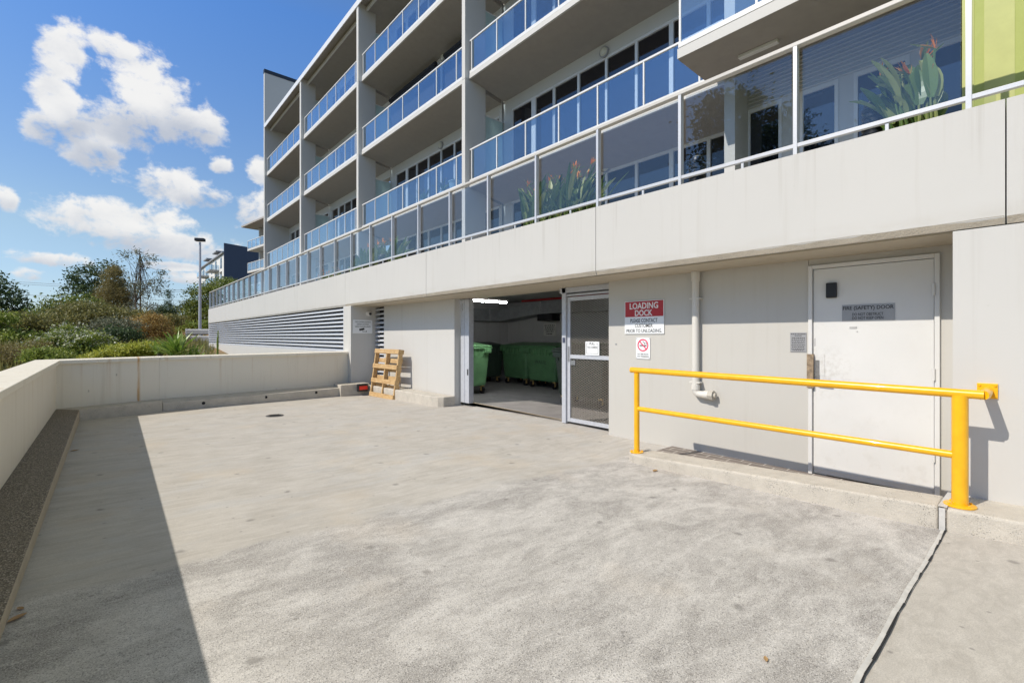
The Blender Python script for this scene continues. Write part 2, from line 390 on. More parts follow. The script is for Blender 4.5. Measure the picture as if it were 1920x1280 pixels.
def glass(name, tint, refl, base=.05):
    m, h, p = newmat(name); m.node_tree.nodes.remove(p); out = m.node_tree.nodes['Material Output']
    ge = h.n('ShaderNodeNewGeometry')
    cs = h.m('ABSOLUTE', h.v('DOT_PRODUCT', ge.outputs['Incoming'], ge.outputs['Normal']))
    sch = h.m('ADD', .04, h.m('MULTIPLY', .96, h.m('POWER', h.m('SUBTRACT', 1.0, cs, clamp=True), 5.0)))
    fac = h.m('ADD', h.m('MULTIPLY', sch, refl), base, clamp=True)
    t = h.n('ShaderNodeBsdfTransparent'); t.inputs['Color'].default_value = (*tint, 1)
    g = h.n('ShaderNodeBsdfGlossy'); g.inputs['Roughness'].default_value = 0.0; g.inputs['Color'].default_value = (.9, .95, 1, 1)
    mx = h.n('ShaderNodeMixShader'); h.put(mx.inputs[0], fac); h.put(mx.inputs[1], t.outputs[0]); h.put(mx.inputs[2], g.outputs[0])
    h.put(out.inputs['Surface'], mx.outputs[0]); return m
M['glass'] = glass('tinted_glass', (.88, .91, .93), 1.15, .008)
M['glass_high'] = glass('balcony_glass', (.74, .83, .90), 1.7, .075)
def frosted():
    m, h, p = newmat('frosted_glass'); out = m.node_tree.nodes['Material Output']
    p.inputs['Base Color'].default_value = (.62, .72, .70, 1); p.inputs['Roughness'].default_value = .25
    tr = h.n('ShaderNodeBsdfTranslucent'); tr.inputs['Color'].default_value = (.68, .80, .78, 1)
    mx = h.n('ShaderNodeMixShader'); mx.inputs[0].default_value = .5; h.put(mx.inputs[1], p.outputs[0]); h.put(mx.inputs[2], tr.outputs[0])
    h.put(out.inputs['Surface'], mx.outputs[0]); return m
M['frosted'] = frosted()
def windowpane():
    m, h, p = newmat('dark_window_glass')
    p.inputs['Base Color'].default_value = (.008, .009, .014, 1); p.inputs['Roughness'].default_value = .02; p.inputs['IOR'].default_value = 1.7
    P = pos(h); bump(h, p, h.noise(P, 1.2, 2), .012, .05); return m
M['pane'] = windowpane()
def lampmat():
    m, h, p = newmat('lit_tube'); p.inputs['Base Color'].default_value = (.9, .9, .9, 1)
    p.inputs['Emission Color'].default_value = (.93, .97, 1, 1); p.inputs['Emission Strength'].default_value = 150; return m
M['tube'] = lampmat()
def plastic(name, col):
    m, h, p = newmat(name); P = pos(h); n = h.noise(P, 5, 5)
    c = h.mix(h.mr(n, .3, .7), tuple(x*.85 for x in col), tuple(x*1.1 for x in col))
    c = h.mix(h.mr(h.noise(h.scl(P, (8, 8, 1)), 1, 4), .6, .8, 0, .3), c, tuple(x*.5+.1 for x in col))
    h.put(p.inputs['Base Color'], c); p.inputs['Roughness'].default_value = .42; return m
M['bin'] = plastic('green_plastic', (.17, .36, .16)); M['bin_back'] = plastic('shaded_green_plastic', (.085, .20, .09)); M['bin_dark'] = plastic('dark_bin_plastic', (.03, .05, .035))  # bin_back is the same green, darkened to paint in the back row's shade
def leafmat(name, c1, c2, c3, trans=.35, rough=.55):
    m, h, p = newmat(name); out = m.node_tree.nodes['Material Output']
    isl = h.n('ShaderNodeNewGeometry').outputs['Random Per Island']
    P = pos(h); n = h.noise(P, 1.3, 3)
    c = h.ramp(isl, [(0, c1), (.55, c2), (1, c3)])
    c = h.mix(h.mr(n, .35, .7, 0, .35), c, c1)
    h.put(p.inputs['Base Color'], c); p.inputs['Roughness'].default_value = rough
    tr = h.n('ShaderNodeBsdfTranslucent'); h.put(tr.inputs['Color'], c)
    mx = h.n('ShaderNodeMixShader'); mx.inputs[0].default_value = trans; h.put(mx.inputs[1], p.outputs[0]); h.put(mx.inputs[2], tr.outputs[0])
    h.put(out.inputs['Surface'], mx.outputs[0]); return m
L = {
 'dark': leafmat('leaf_dark', (0.036, 0.065, 0.029), (0.072, 0.123, 0.043), (0.131, 0.174, 0.072)),
 'mid': leafmat('leaf_mid', (0.095, 0.140, 0.026), (0.185, 0.240, 0.045), (0.300, 0.330, 0.075)),
 'bright': leafmat('leaf_bright', (0.130, 0.190, 0.030), (0.250, 0.325, 0.055), (0.430, 0.460, 0.110)),
 'yellow': leafmat('leaf_yellow', (0.232, 0.275, 0.036), (0.435, 0.464, 0.072), (0.652, 0.623, 0.116)),
 'olive': leafmat('leaf_olive', (0.125, 0.130, 0.040), (0.245, 0.235, 0.070), (0.370, 0.330, 0.125)),
 'brown': leafmat('leaf_brown', (0.150, 0.125, 0.045), (0.280, 0.230, 0.080), (0.400, 0.340, 0.140)),
 'orange': leafmat('leaf_rusty', (0.240, 0.150, 0.050), (0.440, 0.290, 0.085), (0.600, 0.440, 0.140)),
 'grey': leafmat('leaf_grey', (0.102, 0.116, 0.072), (0.189, 0.210, 0.131), (0.290, 0.290, 0.189)),
 'white': leafmat('blossom_white', (.45, .48, .36), (.62, .64, .52), (.75, .76, .68), .2),
 'strel': leafmat('leaf_strelitzia', (0.10, 0.17, 0.04), (0.22, 0.31, 0.08), (0.52, 0.52, 0.20), .25, .35),
 'flax': leafmat('leaf_flax', (0.174, 0.275, 0.043), (0.260, 0.390, 0.070), (0.520, 0.600, 0.260), .25, .4),
 'flower': leafmat('flower_orange', (.85, .22, .01), (.92, .33, .02), (.9, .45, .1), .3),
 'dry': leafmat('dry_leaf', (.34, .20, .09), (.48, .30, .13), (.58, .40, .2), .2)}
M['bark'] = plain('bark', (.11, .085, .06), .9, var=.3, scale=12, bumps=.5)
M['bark_pale'] = plain('bark_pale', (.26, .22, .17), .9, var=.3, scale=12, bumps=.4)
def groundmat():
    m, h, p = newmat('scrub_soil'); P = pos(h); x, y, z = h.sep(P)
    n = h.noise(P, .5, 6, .6); f = h.noise(P, 9, 5, .65)
    c = h.ramp(n, [(.3, (.07, .08, .03)), (.5, (.13, .12, .05)), (.7, (.20, .16, .08))])
    c = h.mix(h.mr(f, .4, .7, 0, .6), c, (.24, .19, .11))
    mul = h.m('MULTIPLY', h.m('MULTIPLY', h.mr(y, 26, 33, 0, 1), h.mr(y, 75, 60, 0, 1)), h.m('MULTIPLY', h.mr(x, -2, 1, 0, 1), h.mr(x, 30, 20, 0, 1)))
    c = h.mix(h.m('MULTIPLY', mul, h.mr(f, .2, .6, .7, 1)), c, (.34, .17, .075))
    h.put(p.inputs['Base Color'], c); p.inputs['Roughness'].default_value = .95; bump(h, p, f, .6, .05); return m
M['ground'] = groundmat()

# ------------------------------------------------------------------ setting: terrain, road, dock slab, kerbs
def ss(a, b, x): t = np.clip((x-a)/(b-a), 0, 1); return t*t*(3-2*t)
def terrain(x, y):
    r = np.hypot(x, y)
    return -.45 + 1.25*ss(14, 34, r) + 1.5*ss(38, 75, r) - 1.0*ss(0, -40, x)*ss(5, 30, r)
def grid(xs, ys, fz, name, mat, skip=None):
    X, Y = np.meshgrid(xs, ys, indexing='ij'); Z = fz(X, Y); nx, ny = len(xs), len(ys)
    v = np.stack([X, Y, Z], -1).reshape(-1, 3)
    q = [(i*ny+j, (i+1)*ny+j, (i+1)*ny+j+1, i*ny+j+1) for i in range(nx-1) for j in range(ny-1)
         if not (skip and skip((xs[i]+xs[i+1])/2, (ys[j]+ys[j+1])/2))]
    return rawobj(name, v, q, mat)
xs = np.concatenate([[-3000, -900, -300, -120], np.arange(-60, 61, 3), [90, 160, 400, 1000, 3000]])
ys = np.concatenate([[-2000, -500, -100, -40], np.arange(-15, 100, 3), [120, 160, 250, 500, 1200, 4000]])
struct(grid(xs, ys, terrain, 'ground', M['ground']))
GC = (.178, -.0195, -.0165, .0004, 0, 0)
def gz_(x, y):
    yy = np.clip(y, -1.5, 13); xx = np.clip(x, -2, 6)
    return GC[0]+GC[1]*xx+GC[2]*yy+GC[3]*xx*yy+GC[4]*xx*xx+GC[5]*yy*yy - .045*ss(2.6, 4.1, xx)*ss(5.5, 3.2, yy)*ss(-.5, .9, yy)
def gz(x, y): return float(gz_(np.float64(x), np.float64(y)))
px_ = np.concatenate([np.linspace(-.7, 4.4, 30), np.linspace(4.6, 5.7, 6)])
py_ = np.concatenate([np.linspace(-6, 2.95, 36), np.linspace(3.05, 12.1, 40)])
pv = grid(px_, py_, gz_, 'pavement', M['pavement'], skip=lambda x, y: x > 4.4 and y < 3.0)
struct(pv)
pv.data.polygons.foreach_set('use_smooth', [True]*len(pv.data.polygons))
# fill under the slab so that its edge is never paper thin
# road beyond the podium
ra = [spot(330, 30), spot(420, 27), spot(470, 60), spot(300, 62)]
rd = MB(); NX = 14
pts = []
for i in range(NX+1):
    a = Vector(spot(352, 21)).lerp(Vector(spot(372, 44)), i/NX); b = Vector(spot(400, 25)).lerp(Vector(spot(400, 46)), i/NX)
    pts.append(((a.x, a.y, float(terrain(a.x, a.y))+.05), (b.x, b.y, float(terrain(b.x, b.y))+.05)))
vs = [p for ab in pts for p in ab]; rd.add(vs, [(2*i, 2*i+1, 2*i+3, 2*i+2) for i in range(NX)])
struct(obj('road', rd, M['asphalt']))

# kerb with railing: rises to the right
kb = MB()
kb.poly([(4.30, .46), (4.30, 2.9), (4.40, 3.03), (4.62, 3.03), (4.62, .46)], [-.1]*5, [.212, .100, .097, .097, .212])
k1 = struct(obj('kerb', kb, M['kerb'], bevel=.018, seg=3))
kb = MB(); kb.poly([(4.29, -6), (4.29, .42), (4.78, .42), (4.78, -6)], [-.1]*4, [.35, .212, .212, .35])
struct(obj('kerb', kb, M['kerb'], bevel=.018, seg=3))
jt = MB(); jpts = []
for i in range(41):
    x = -.6 + 4.9*i/40; jpts.append((x, .44+random.uniform(-.003, .003), gz(x, .44)))
for i in range(40):
    a, b = jpts[i], jpts[i+1]
    jt.add([(a[0], a[1]-.016, a[2]+.004), (b[0], b[1]-.016, b[2]+.004), (b[0], b[1]+.006, b[2]+.004), (a[0], a[1]+.006, a[2]+.004)], [(0, 1, 2, 3)])
jt.add([(4.286, .424, .02), (4.286, .456, .02), (4.286, .456, .21), (4.286, .424, .21)], [(0, 1, 2, 3)])
jt.add([(4.28, .415, .219), (4.28, .462, .219), (4.75, .452, .219), (4.75, .425, .219)], [(0, 1, 2, 3)])
struct(obj('joint_sealant', jt, plain('sealant', (.54, .53, .505), .7, var=.12, scale=20)))
jc = MB()
for i in range(40):
    a, b = jpts[i], jpts[i+1]; wa, wb = random.uniform(.002, .008), random.uniform(.002, .008)
    a_ = a[1]-.027+random.uniform(-.003, .003)
    jc.add([(a[0], jpts[i][1]-.019-wa*.5, a[2]+.008), (b[0], b[1]-.019-wb*.5, b[2]+.008), (b[0], b[1]-.019+wb, b[2]+.008), (a[0], jpts[i][1]-.019+wa, a[2]+.008)], [(0, 1, 2, 3)])
struct(obj('joint_crack', jc, M['dark']))
tl = MB(); tl.add([(4.40, .43, -.002), (5.372, .43, -.002), (5.372, 3.06, -.002), (4.40, 3.06, -.002)], [(0, 1, 2, 3)])
struct(obj('paved_floor', tl, M['tiles']))
# ledges along the parapet
lg = MB(); lg.poly([(-.62, -6), (-.335, -6), (-.31, 10.23), (-.62, 10.6)], [-.1, -.1, -.1, -.1], [.215, .215, .195, .195])
struct(obj('kerb', lg, M['ledge'], bevel=.012))
lg = MB(); lg.poly([(-.62, 10.6), (-.31, 10.23), (.80, 10.72), (.75, 11.05)], [-.1]*4, [.195, .195, .19, .19])
struct(obj('kerb', lg, M['kerb'], bevel=.012))
lg = MB(); lg.poly([(.75, 11.05), (.803, 10.72), (4.28, 11.22), (4.28, 11.75)], [-.1]*4, [.19, .15, .13, .16])
struct(obj('kerb', lg, M['kerb'], bevel=.012))
for X, Y in ((1.45, 10.81), (2.6, 10.98), (3.7, 11.13)):
    hb = MB(); hb.tube([(X, Y-.004, .075), (X, Y+.03, .075)], .03, 12)
    tag(obj('drain_hole', hb, M['dark']), {1.45: 'leftmost round weep hole in the low kerb under the parapet', 2.6: 'middle round weep hole in the low kerb under the parapet', 3.7: 'rightmost round weep hole in the kerb, nearest the pillar'}[X], 'drain hole', 'weep holes in the kerb under the parapet')
lg = MB(); lg.box(4.27, 5.0, 11.13, 11.60, -.1, .205)
struct(obj('kerb', lg, M['kerb'], bevel=.015))
lg = MB(); lg.poly([(5.37, 7.87), (5.10, 7.88), (5.02, 7.97), (4.985, 8.15), (4.965, 11.12), (5.37, 11.12)], -.1, .165)
struct(obj('kerb', lg, M['kerb'], bevel=.02, seg=3))

# ------------------------------------------------------------------ parapet wall
pw = thing('parapet_wall', 'low cream rendered parapet wall with rust runs and a wide coping, round the left of the dock', 'wall', (-.6, 10.6, 0))
inn = [(-.615, -6), (-.60, 10.60), (.775, 11.06), (4.72, 11.80)]
outr = [(-.85, -6), (-.84, 10.78), (.72, 11.31), (4.72, 12.06)]
def ring(a, b, i): return [a[i], a[i+1], b[i+1], b[i]]
for i in range(3):
    q = ring(inn, outr, i)
    if i == 2: q[0] = (q[0][0]+.002, q[0][1]+.004); q[3] = (q[3][0]+.002, q[3][1])
    m = MB(); m.poly(q, -1.2, .93); obj('wall_panel', m, M['parapet'] if i < 2 else M['parapet'], pw)
inc = [(-.56, -6), (-.553, 10.555), (.785, 11.015), (4.71, 11.755)]
outc = [(-.87, -6), (-.86, 10.80), (.72, 11.335), (4.71, 12.08)]
for i in range(3):
    q = ring(inc, outc, i)
    if i == 1: q[1] = (q[1][0]-.004, q[1][1]); q[2] = (q[2][0]-.004, q[2][1])
    m = MB(); m.poly(q, .925, [.985, .985, .997, .997]); obj('coping', m, M['parapet'], pw, bevel=.006)

# ------------------------------------------------------------------ apartment building
B = thing('apartment_building', 'long white apartment building with blue-glass balconies above the loading dock', 'building', (4.71, 6, 0))
FZ0, FZ1 = 2.165, 3.03
cuts = [-7, .156, 3.743, 7.905, 11.97, 16.0, 20.03, 23.96, 28.0, 33.3]
for a, b in zip(cuts[:-1], cuts[1:]):
    m = MB(); g = .004
    m.prism([(4.71, FZ1), (4.71, 2.212), (4.733, FZ0), (4.775, FZ0), (4.775, 2.30), (4.95, 2.30), (4.95, FZ1)], a+g, b-g)
    obj('fascia_panel', m, M['fascia'], B)
    # broken bare edge under the render
    c = MB(); n = max(2, int((b-a)/.12)); prof = []
    for i in range(n+1):
        y = a+.006+(b-a-.012)*i/n; j = random.uniform(-.004, .004); prof.append((y, j))
    for i in range(n):
        (y0, j0), (y1, j1) = prof[i], prof[i+1]
        c.add([(4.7085, y0, 2.216+j0), (4.7085, y1, 2.216+j1), (4.729, y1, 2.163), (4.729, y0, 2.163)], [(0, 1, 2, 3)])
    if b < 13: obj('chipped_edge', c, M['chamfer'], B)
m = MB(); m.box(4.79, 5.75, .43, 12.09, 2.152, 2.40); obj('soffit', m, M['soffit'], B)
m = MB(); m.box(4.712, 5.70, -7, .425, -.1, 2.152); obj('wall', m, M['low_wall'], B)
m = MB(); m.box(5.37, 5.52, 1.551, 4.035, -.1, 2.153); obj('wall', m, M['grey_wall'], B)
m = MB(); m.box(5.373, 5.55, .42, .562, -.1, 2.153); m.box(5.373, 5.55, .562, 1.548, 2.095, 2.153); obj('wall', m, M['grey_wall'], B)
m = MB(); m.box(5.37, 5.53, 7.90, 11.09, -.1, 2.153); obj('wall', m, M['low_wall'], B)
m = MB(); m.box(4.713, 5.72, 11.605, 12.085, -.3, 2.164); obj('pillar', m, M['wall'], B, bevel=.006)
m = MB(); m.box(4.715, 5.0, 12.085, 33.3, -1.5, .955); obj('wall', m, M['wall'], B)
m = MB(); m.box(4.72, 5.2, 33.2, 33.3, .9, 3.0); m.box(5.2, 9, 33.0, 33.3, -1.5, 3.0); obj('wall', m, M['wall'], B)
# louvres
lv = MB()
for i in range(11):
    z = .985 + i*.108
    lv.prism([(4.725, z), (4.735, z-.004), (4.815, z+.062), (4.805, z+.068)], 12.09, 33.2)
    lv.box(4.722, 4.734, 12.09, 33.2, z-.004, z+.043)
lo = obj('louvre', lv, M['louvre'], B); m = MB(); m.box(5.0, 5.1, 12.09, 33.2, .95, 2.16); m.box(4.86, 4.87, 12.09, 33.2, .95, 2.16); obj('backing', m, M['dark'], lo)
m = MB()
for y in (12.095, 33.19): m.box(4.716, 4.83, y-.012, y+.012, .955, 2.162)
m.box(4.716, 4.83, 12.1, 33.18, .955, .975); obj('frame', m, M['louvre'], lo)
lv = MB()
for i in range(17):
    z = .22 + i*.115
    lv.prism([(5.375, z), (5.385, z-.005), (5.46, z+.055), (5.45, z+.06)], 11.10, 11.60); lv.box(5.372, 5.384, 11.10, 11.60, z-.004, z+.03)
lo2 = obj('louvre', lv, M['louvre'], B); m = MB(); m.box(5.50, 5.6, 11.08, 11.61, -.1, 2.15); obj('backing', m, M['dark'], lo2)
# bin room
m = MB(); m.box(10, 10.2, 1.6, 11.8, -.2, 2.6); obj('wall', m, M['room'], B)
m = MB(); m.box(5.53, 10, 11.61, 11.8, -.2, 2.6); obj('wall', m, M['room'], B)
m = MB(); m.box(5.56, 10, 1.6, 1.8, -.2, 2.6); obj('wall', m, M['room'], B)
m = MB(); m.box(5.76, 10.2, 1.6, 11.8, 2.47, 2.6); obj('ceiling', m, plain('room_ceiling', (.34, .335, .32), .9), B)
m = MB(); m.add([(5.66, 1.7, -.02), (10.1, 1.7, -.02), (10.1, 11.7, -.01), (5.66, 11.7, .05)], [(0, 1, 2, 3)])
obj('floor', m, M['room_floor'], B)
m = MB(); m.add([(5.585, 4.05, .001+.008), (5.625, 4.05, .009), (5.625, 7.9, .045), (5.585, 7.9, .045)], [(0, 1, 2, 3)]); obj('threshold', m, plain('rusty_track', (.42, .33, .22), .7, var=.2, scale=20), B)
# terrace slab and storeys
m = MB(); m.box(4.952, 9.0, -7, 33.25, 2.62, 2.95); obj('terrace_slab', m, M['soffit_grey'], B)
FINS = [(3.103, 3.267), (10.234, 10.383), (17.246, 17.422), (24.168, 24.377), (31.163, 31.365)]
LEV = [(5.42, 5.62), (8.37, 8.57), (11.19, 11.39)]     # front soffit height, hob top
ROOF = 14.05
for i, (a, b) in enumerate(FINS):
    top = 17.45 if i == 4 else 14.22
    xb = 13.0 if i == 4 else 8.0
    m = MB(); zs = [2.95] + [l[0]-.03 for l in LEV] + [top]
    for z0, z1 in zip(zs[:-1], zs[1:]):
        m.box(7.30, xb, a, b, z0+.012, z1); m.box(7.315, xb-.015, a+.015, b-.015, z0-.001, z0+.013)
    fo = obj('fin_wall', m, M['facade'], B)
    if i == 4:
        m = MB(); m.box(7.28, xb+.02, a-.02, b+.02, top, top+.22); obj('capping', m, M['roofcap'], fo)
fl_m = plain('balcony_floor', (.4, .38, .36), .8)
for bi in range(4):
    y0, y1 = FINS[bi][1], FINS[bi+1][0]
    for li, (zs_, zh) in enumerate(LEV):
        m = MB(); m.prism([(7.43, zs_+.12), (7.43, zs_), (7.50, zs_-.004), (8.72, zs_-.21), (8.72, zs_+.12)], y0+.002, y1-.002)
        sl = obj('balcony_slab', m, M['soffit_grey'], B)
        m = MB(); m.box(7.424, 7.47, y0+.003, y1-.003, zs_-.003, zs_+.118); obj('slab_edge', m, M['facade'], sl)
        # balustrade
        m = MB(); m.box(7.428, 7.475, y0+.02, y1-.02, zh-.075, zh)
        m.box(7.432, 7.472, y0+.08, y1-.02, zh+.80, zh+.835)
        bl = obj('balustrade', m, M['white_metal'] if li < 3 else M['white_metal'], B)
        ys_ = [y1-.11-k*((y1-y0-.16)/6.4) for k in range(7)] + [y0+.04]
        for k, y in enumerate(ys_):
            m = MB(); m.box(7.436, 7.468, y-.014, y+.014, zh, zh+.80); obj('post', m, M['white_metal'], bl)
        for a_, b_ in zip(ys_[:-1], ys_[1:]):
            if a_-b_ < .1: continue
            m = MB(); m.box(7.448, 7.456, b_+.022, a_-.022, zh+.012, zh+.785); obj('glass_pane', m, M['glass_high'], bl)
        # frosted screen on the far fin
        if bi < 3:
            ym = (FINS[bi+1][0]+FINS[bi+1][1])/2
            m = MB(); m.box(8.02, 8.68, ym-.012, ym+.012, zh-.02, zh+1.95); sc_ = obj('privacy_screen', m, M['frosted'], B)
            m = MB(); m.box(8.0, 8.02, ym-.02, ym+.02, zh-.02, zh+1.97); m.box(8.02, 8.7, ym-.02, ym+.02, zh+1.95, zh+1.975); obj('screen_frame', m, M['white_metal'], sc_)
# window walls, four storeys by four bays
PAN = [(-.35, -1.116, 0), (-1.28, -1.915, 0), (-1.99, -2.745, 1), (-2.812, -3.584, 1), (-3.645, -4.39, 1), (-4.457, -5.206, 1), (-5.30, -6.0, 1), (-6.07, -6.75, 1)]
for bi in range(4):
    y0, y1 = FINS[bi][1], FINS[bi+1][0]
    for li in range(4):
        z0 = 2.95 if li == 0 else LEV[li-1][1]-.03
        z1 = LEV[li][0] if li < 3 else ROOF
        head = z0+2.24
        m = MB(); m.box(8.70, 8.95, y0-.1, y1+.1, head+.03, z1+.1)
        m.box(8.70, 8.95, y1-.33, y1+.1, z0-.05, head+.03); m.box(8.70, 8.95, y0-.1, y1-6.77, z0-.05, head+.03)
        wl = obj('window_wall', m, M['facade'], B)
        for grp in (0, 1):
            ps = [p for p in PAN if p[2] == grp and y1+p[1] > y0]
            fr_ = MB(); gl = MB(); ya, yb = y1+ps[0][0], y1+ps[-1][1]
            fr_.box(8.705, 8.775, yb-.03, ya+.03, head-.035, head+.028); fr_.box(8.705, 8.775, yb-.03, ya+.03, z0-.02, z0+.05)
            edges = [ya] + [y1+p[1] for p in ps]
            prev = ya+.03
            for p in ps:
                fr_.box(8.705, 8.775, y1+p[0], prev, z0+.05, head-.035); prev = y1+p[1]
                gl.box(8.745, 8.752, y1+p[1]-.006, y1+p[0]+.006, z0+.045, head-.03)
            fr_.box(8.705, 8.775, yb-.03, prev, z0+.05, head-.035)
            wo = obj('sliding_door' if grp == 0 else 'window', fr_, M['white_metal'], B); obj('pane', gl, M['pane'], wo)
# blinds on the second level of the middle bay
for a, b, zt, zb in ((13.75, 17.05, 10.83, 9.05), (11.9, 13.1, 10.83, 9.6)):
    m = MB(); m.box(8.52, 8.535, a, b, zb, zt-.1); bo = obj('roller_blind', m, M['blind'], B)
    m = MB(); m.tube([(8.55, a-.05, zt-.07), (8.55, b+.05, zt-.07)], .075, 12); obj('blind_roll', m, M['blind'], bo)
# roof
m = MB(); m.box(7.62, 13, 3.2, 31.16, ROOF, ROOF+.2); m.box(7.36, 7.62, 3.2, 31.16, ROOF+.13, ROOF+.2)
ro = obj('roof', m, M['soffit_grey'], B)
m = MB(); m.box(7.27, 7.30, 3.2, 31.15, ROOF+.0, ROOF+.235); m.box(7.30, 7.36, 3.2, 31.15, ROOF+.12, ROOF+.235); m.box(7.60, 7.66, 3.2, 31.15, ROOF-.07, ROOF+.05); obj('roof_edge', m, M['white_metal'], ro)
# right hand unit under the projecting balcony
m = MB(); m.box(7.80, 8.1, -3, 3.15, 5.02, 5.62)
for a, b in ((3.15, 3.27), (2.364, 2.611), (1.701, 1.881), (.971, 1.106), (-3, -.2)): m.box(7.80, 8.1, min(a, b), max(a, b), 2.9, 5.02)
uw = obj('wall', m, M['facade'], B)
m = MB()
for k in range(9):
    z = 5.035+k*.062; m.prism([(7.797, z+.054), (7.762, z+.006), (7.766, z), (7.797, z)], .42, 3.1)
obj('weatherboard', m, M['facade'], B)
for a, b, door in ((3.12, 2.611, 0), (2.364, 1.881, 1), (1.701, 1.106, 1), (.971, -.2, 0)):
    f = MB(); f.box(7.79, 7.86, b-.0, a, 4.96, 5.02); f.box(7.79, 7.86, b, b+.045, 2.95, 4.96); f.box(7.79, 7.86, a-.045, a, 2.95, 4.96); f.box(7.79, 7.86, b+.045, a-.045, 2.95, 3.0)
    wo = obj('window', f, M['white_metal'], B); g = MB(); g.box(7.82, 7.828, b+.04, a-.04, 2.98, 4.97); obj('pane', g, M['pane'], wo)
m = MB(); m.prism([(6.25, 5.545), (6.25, 5.40), (6.32, 5.395), (7.15, 5.39), (7.15, 5.60), (7.80, 5.60), (7.80, 5.75), (7.0, 5.75), (7.0, 5.545)], -5, 3.47); ps_ = obj('balcony_slab', m, M['soffit_grey'], B)
m = MB(); m.box(6.244, 6.30, -5, 3.473, 5.402, 5.543); obj('slab_edge', m, M['facade'], ps_)
m = MB(); m.box(6.245, 6.295, -5, 3.46, 5.555, 5.625); m.box(6.25, 6.29, -5, 3.46, 6.42, 6.455); pb = obj('balustrade', m, M['white_metal'], B)
for k in range(6):
    m = MB(); y = 3.44-k*1.05; m.box(6.254, 6.286, y-.014, y+.014, 5.625, 6.42); obj('post', m, M['white_metal'], pb)
    m = MB(); m.box(6.266, 6.274, y-1.03, y-.02, 5.64, 6.4); obj('glass_pane', m, M['glass_high'], pb)
m = MB(); m.box(5.40, 6.6, -4.5, .425, 2.95, 9.5); gw = obj('green_wall', m, M['green'], B)
m = MB(); m.box(5.394, 5.404, .36, .43, 2.95, 9.5); m.box(5.396, 5.404, .13, .30, 2.95, 9.5); obj('corner_strip', m, plain('lime_strip', (.48, .50, .18), .6), gw)

# fire door
fr_ = MB(); fr_.box(5.345, 5.44, 1.513, 1.548, -.01, 2.09); fr_.box(5.345, 5.44, .562, .597, -.01, 2.09); fr_.box(5.345, 5.44, .597, 1.513, 2.053, 2.09)
fd = obj('door_frame', fr_, M['door'], B, bevel=.004)
m = MB(); m.box(5.372, 5.415, .602, 1.508, .006, 2.048); dl = obj('fire_door', m, M['door'], B, bevel=.003)
m = MB(); m.box(5.364, 5.373, .61, 1.50, .012, .058); obj('bottom_seal', m, plain('seal_grey', (.5, .49, .47), .6), dl)
m = MB(); m.box(5.362, 5.372, 1.455, 1.487, .90, 1.14); m.tube([(5.372, 1.475, .93), (5.325, 1.475, .93), (5.318, 1.46, .93), (5.318, 1.35, .925)], .011, 10)
m.tube([(5.372, 1.488, .99), (5.36, 1.488, .99)], .014, 12)
obj('door_handle', m, plain('worn_steel', (.26, .255, .25), .35, .5, .2, 60), dl)
m = MB(); m.box(5.335, 5.371, 1.499, 1.556, .86, 1.20); obj('strike_plate', m, plain('rusty_plate', (.32, .24, .16), .5, .4, .45, 30), dl)
m = MB(); m.box(5.368, 5.3715, 1.41, 1.465, .99, 1.195); obj('lock_cover', m, M['door'], dl)
for z in (.35, 1.05, 1.78):
    m = MB(); m.tube([(5.338, .600, z-.05), (5.338, .600, z+.05)], .011, 10); obj('hinge', m, M['door'], dl)
m = MB(); m.box(5.366, 5.372, 1.148, 1.205, 1.455, 1.472); m.box(5.367, 5.372, 1.14, 1.15, 1.42, 1.428); obj('chipped_paint', m, plain('bare_primer', (.45, .45, .44), .6), dl)
m = MB(); m.poly([(5.3705, 1.49), (5.3705, 1.5), (5.372, 1.5), (5.372, 1.49)], 1.28, 1.36); obj('chipped_paint', m, plain('bare_primer', (.40, .40, .40), .6), dl)

# ------------------------------------------------------------------ lettering
def lettering(body, c, width, height, mat, parent, normal='-X', bold=.008, name='lettering'):
    cu = bpy.data.curves.new('lettering', 'FONT'); cu.body = body; cu.align_x = 'CENTER'; cu.offset = bold; cu.extrude = .02; cu.resolution_u = 3
    t = bpy.data.objects.new('lettering', cu); COL.objects.link(t)
    me = bpy.data.meshes.new_from_object(t.evaluated_get(bpy.context.evaluated_depsgraph_get()))
    bpy.data.objects.remove(t); bpy.data.curves.remove(cu)
    v = np.array([p.co for p in me.vertices]); mn, mx = v.min(0), v.max(0); ctr = (mn+mx)/2
    off = rootloc(parent)
    for p in me.vertices:
        u = (p.co.x-ctr[0])/(mx[0]-mn[0])*width; h_ = (p.co.y-ctr[1])/(mx[1]-mn[1])*height; d = (p.co.z+.02)/.04*.0015
        q = Vector((c[0]-d, c[1]-u, c[2]+h_)) if normal == '-X' else Vector((c[0]+u, c[1]-d, c[2]+h_))
        p.co = q-off
    me.materials.append(mat); me.name = name
    return link(name, me, parent)
def fake_lines(parent, x, yc, zc, wd, hts, lh, mat, words=True, name='fine_print'):
    m = MB()
    for z, frac in hts:
        y = yc+wd*frac/2
        while y > yc-wd*frac/2:
            l_ = random.uniform(.25, .6)*lh*4; y2 = max(y-l_, yc-wd*frac/2); m.box(x-.0012, x, y2, y, z-lh/2, z+lh/2); y = y2-lh*.8
    return obj(name, m, mat, parent)

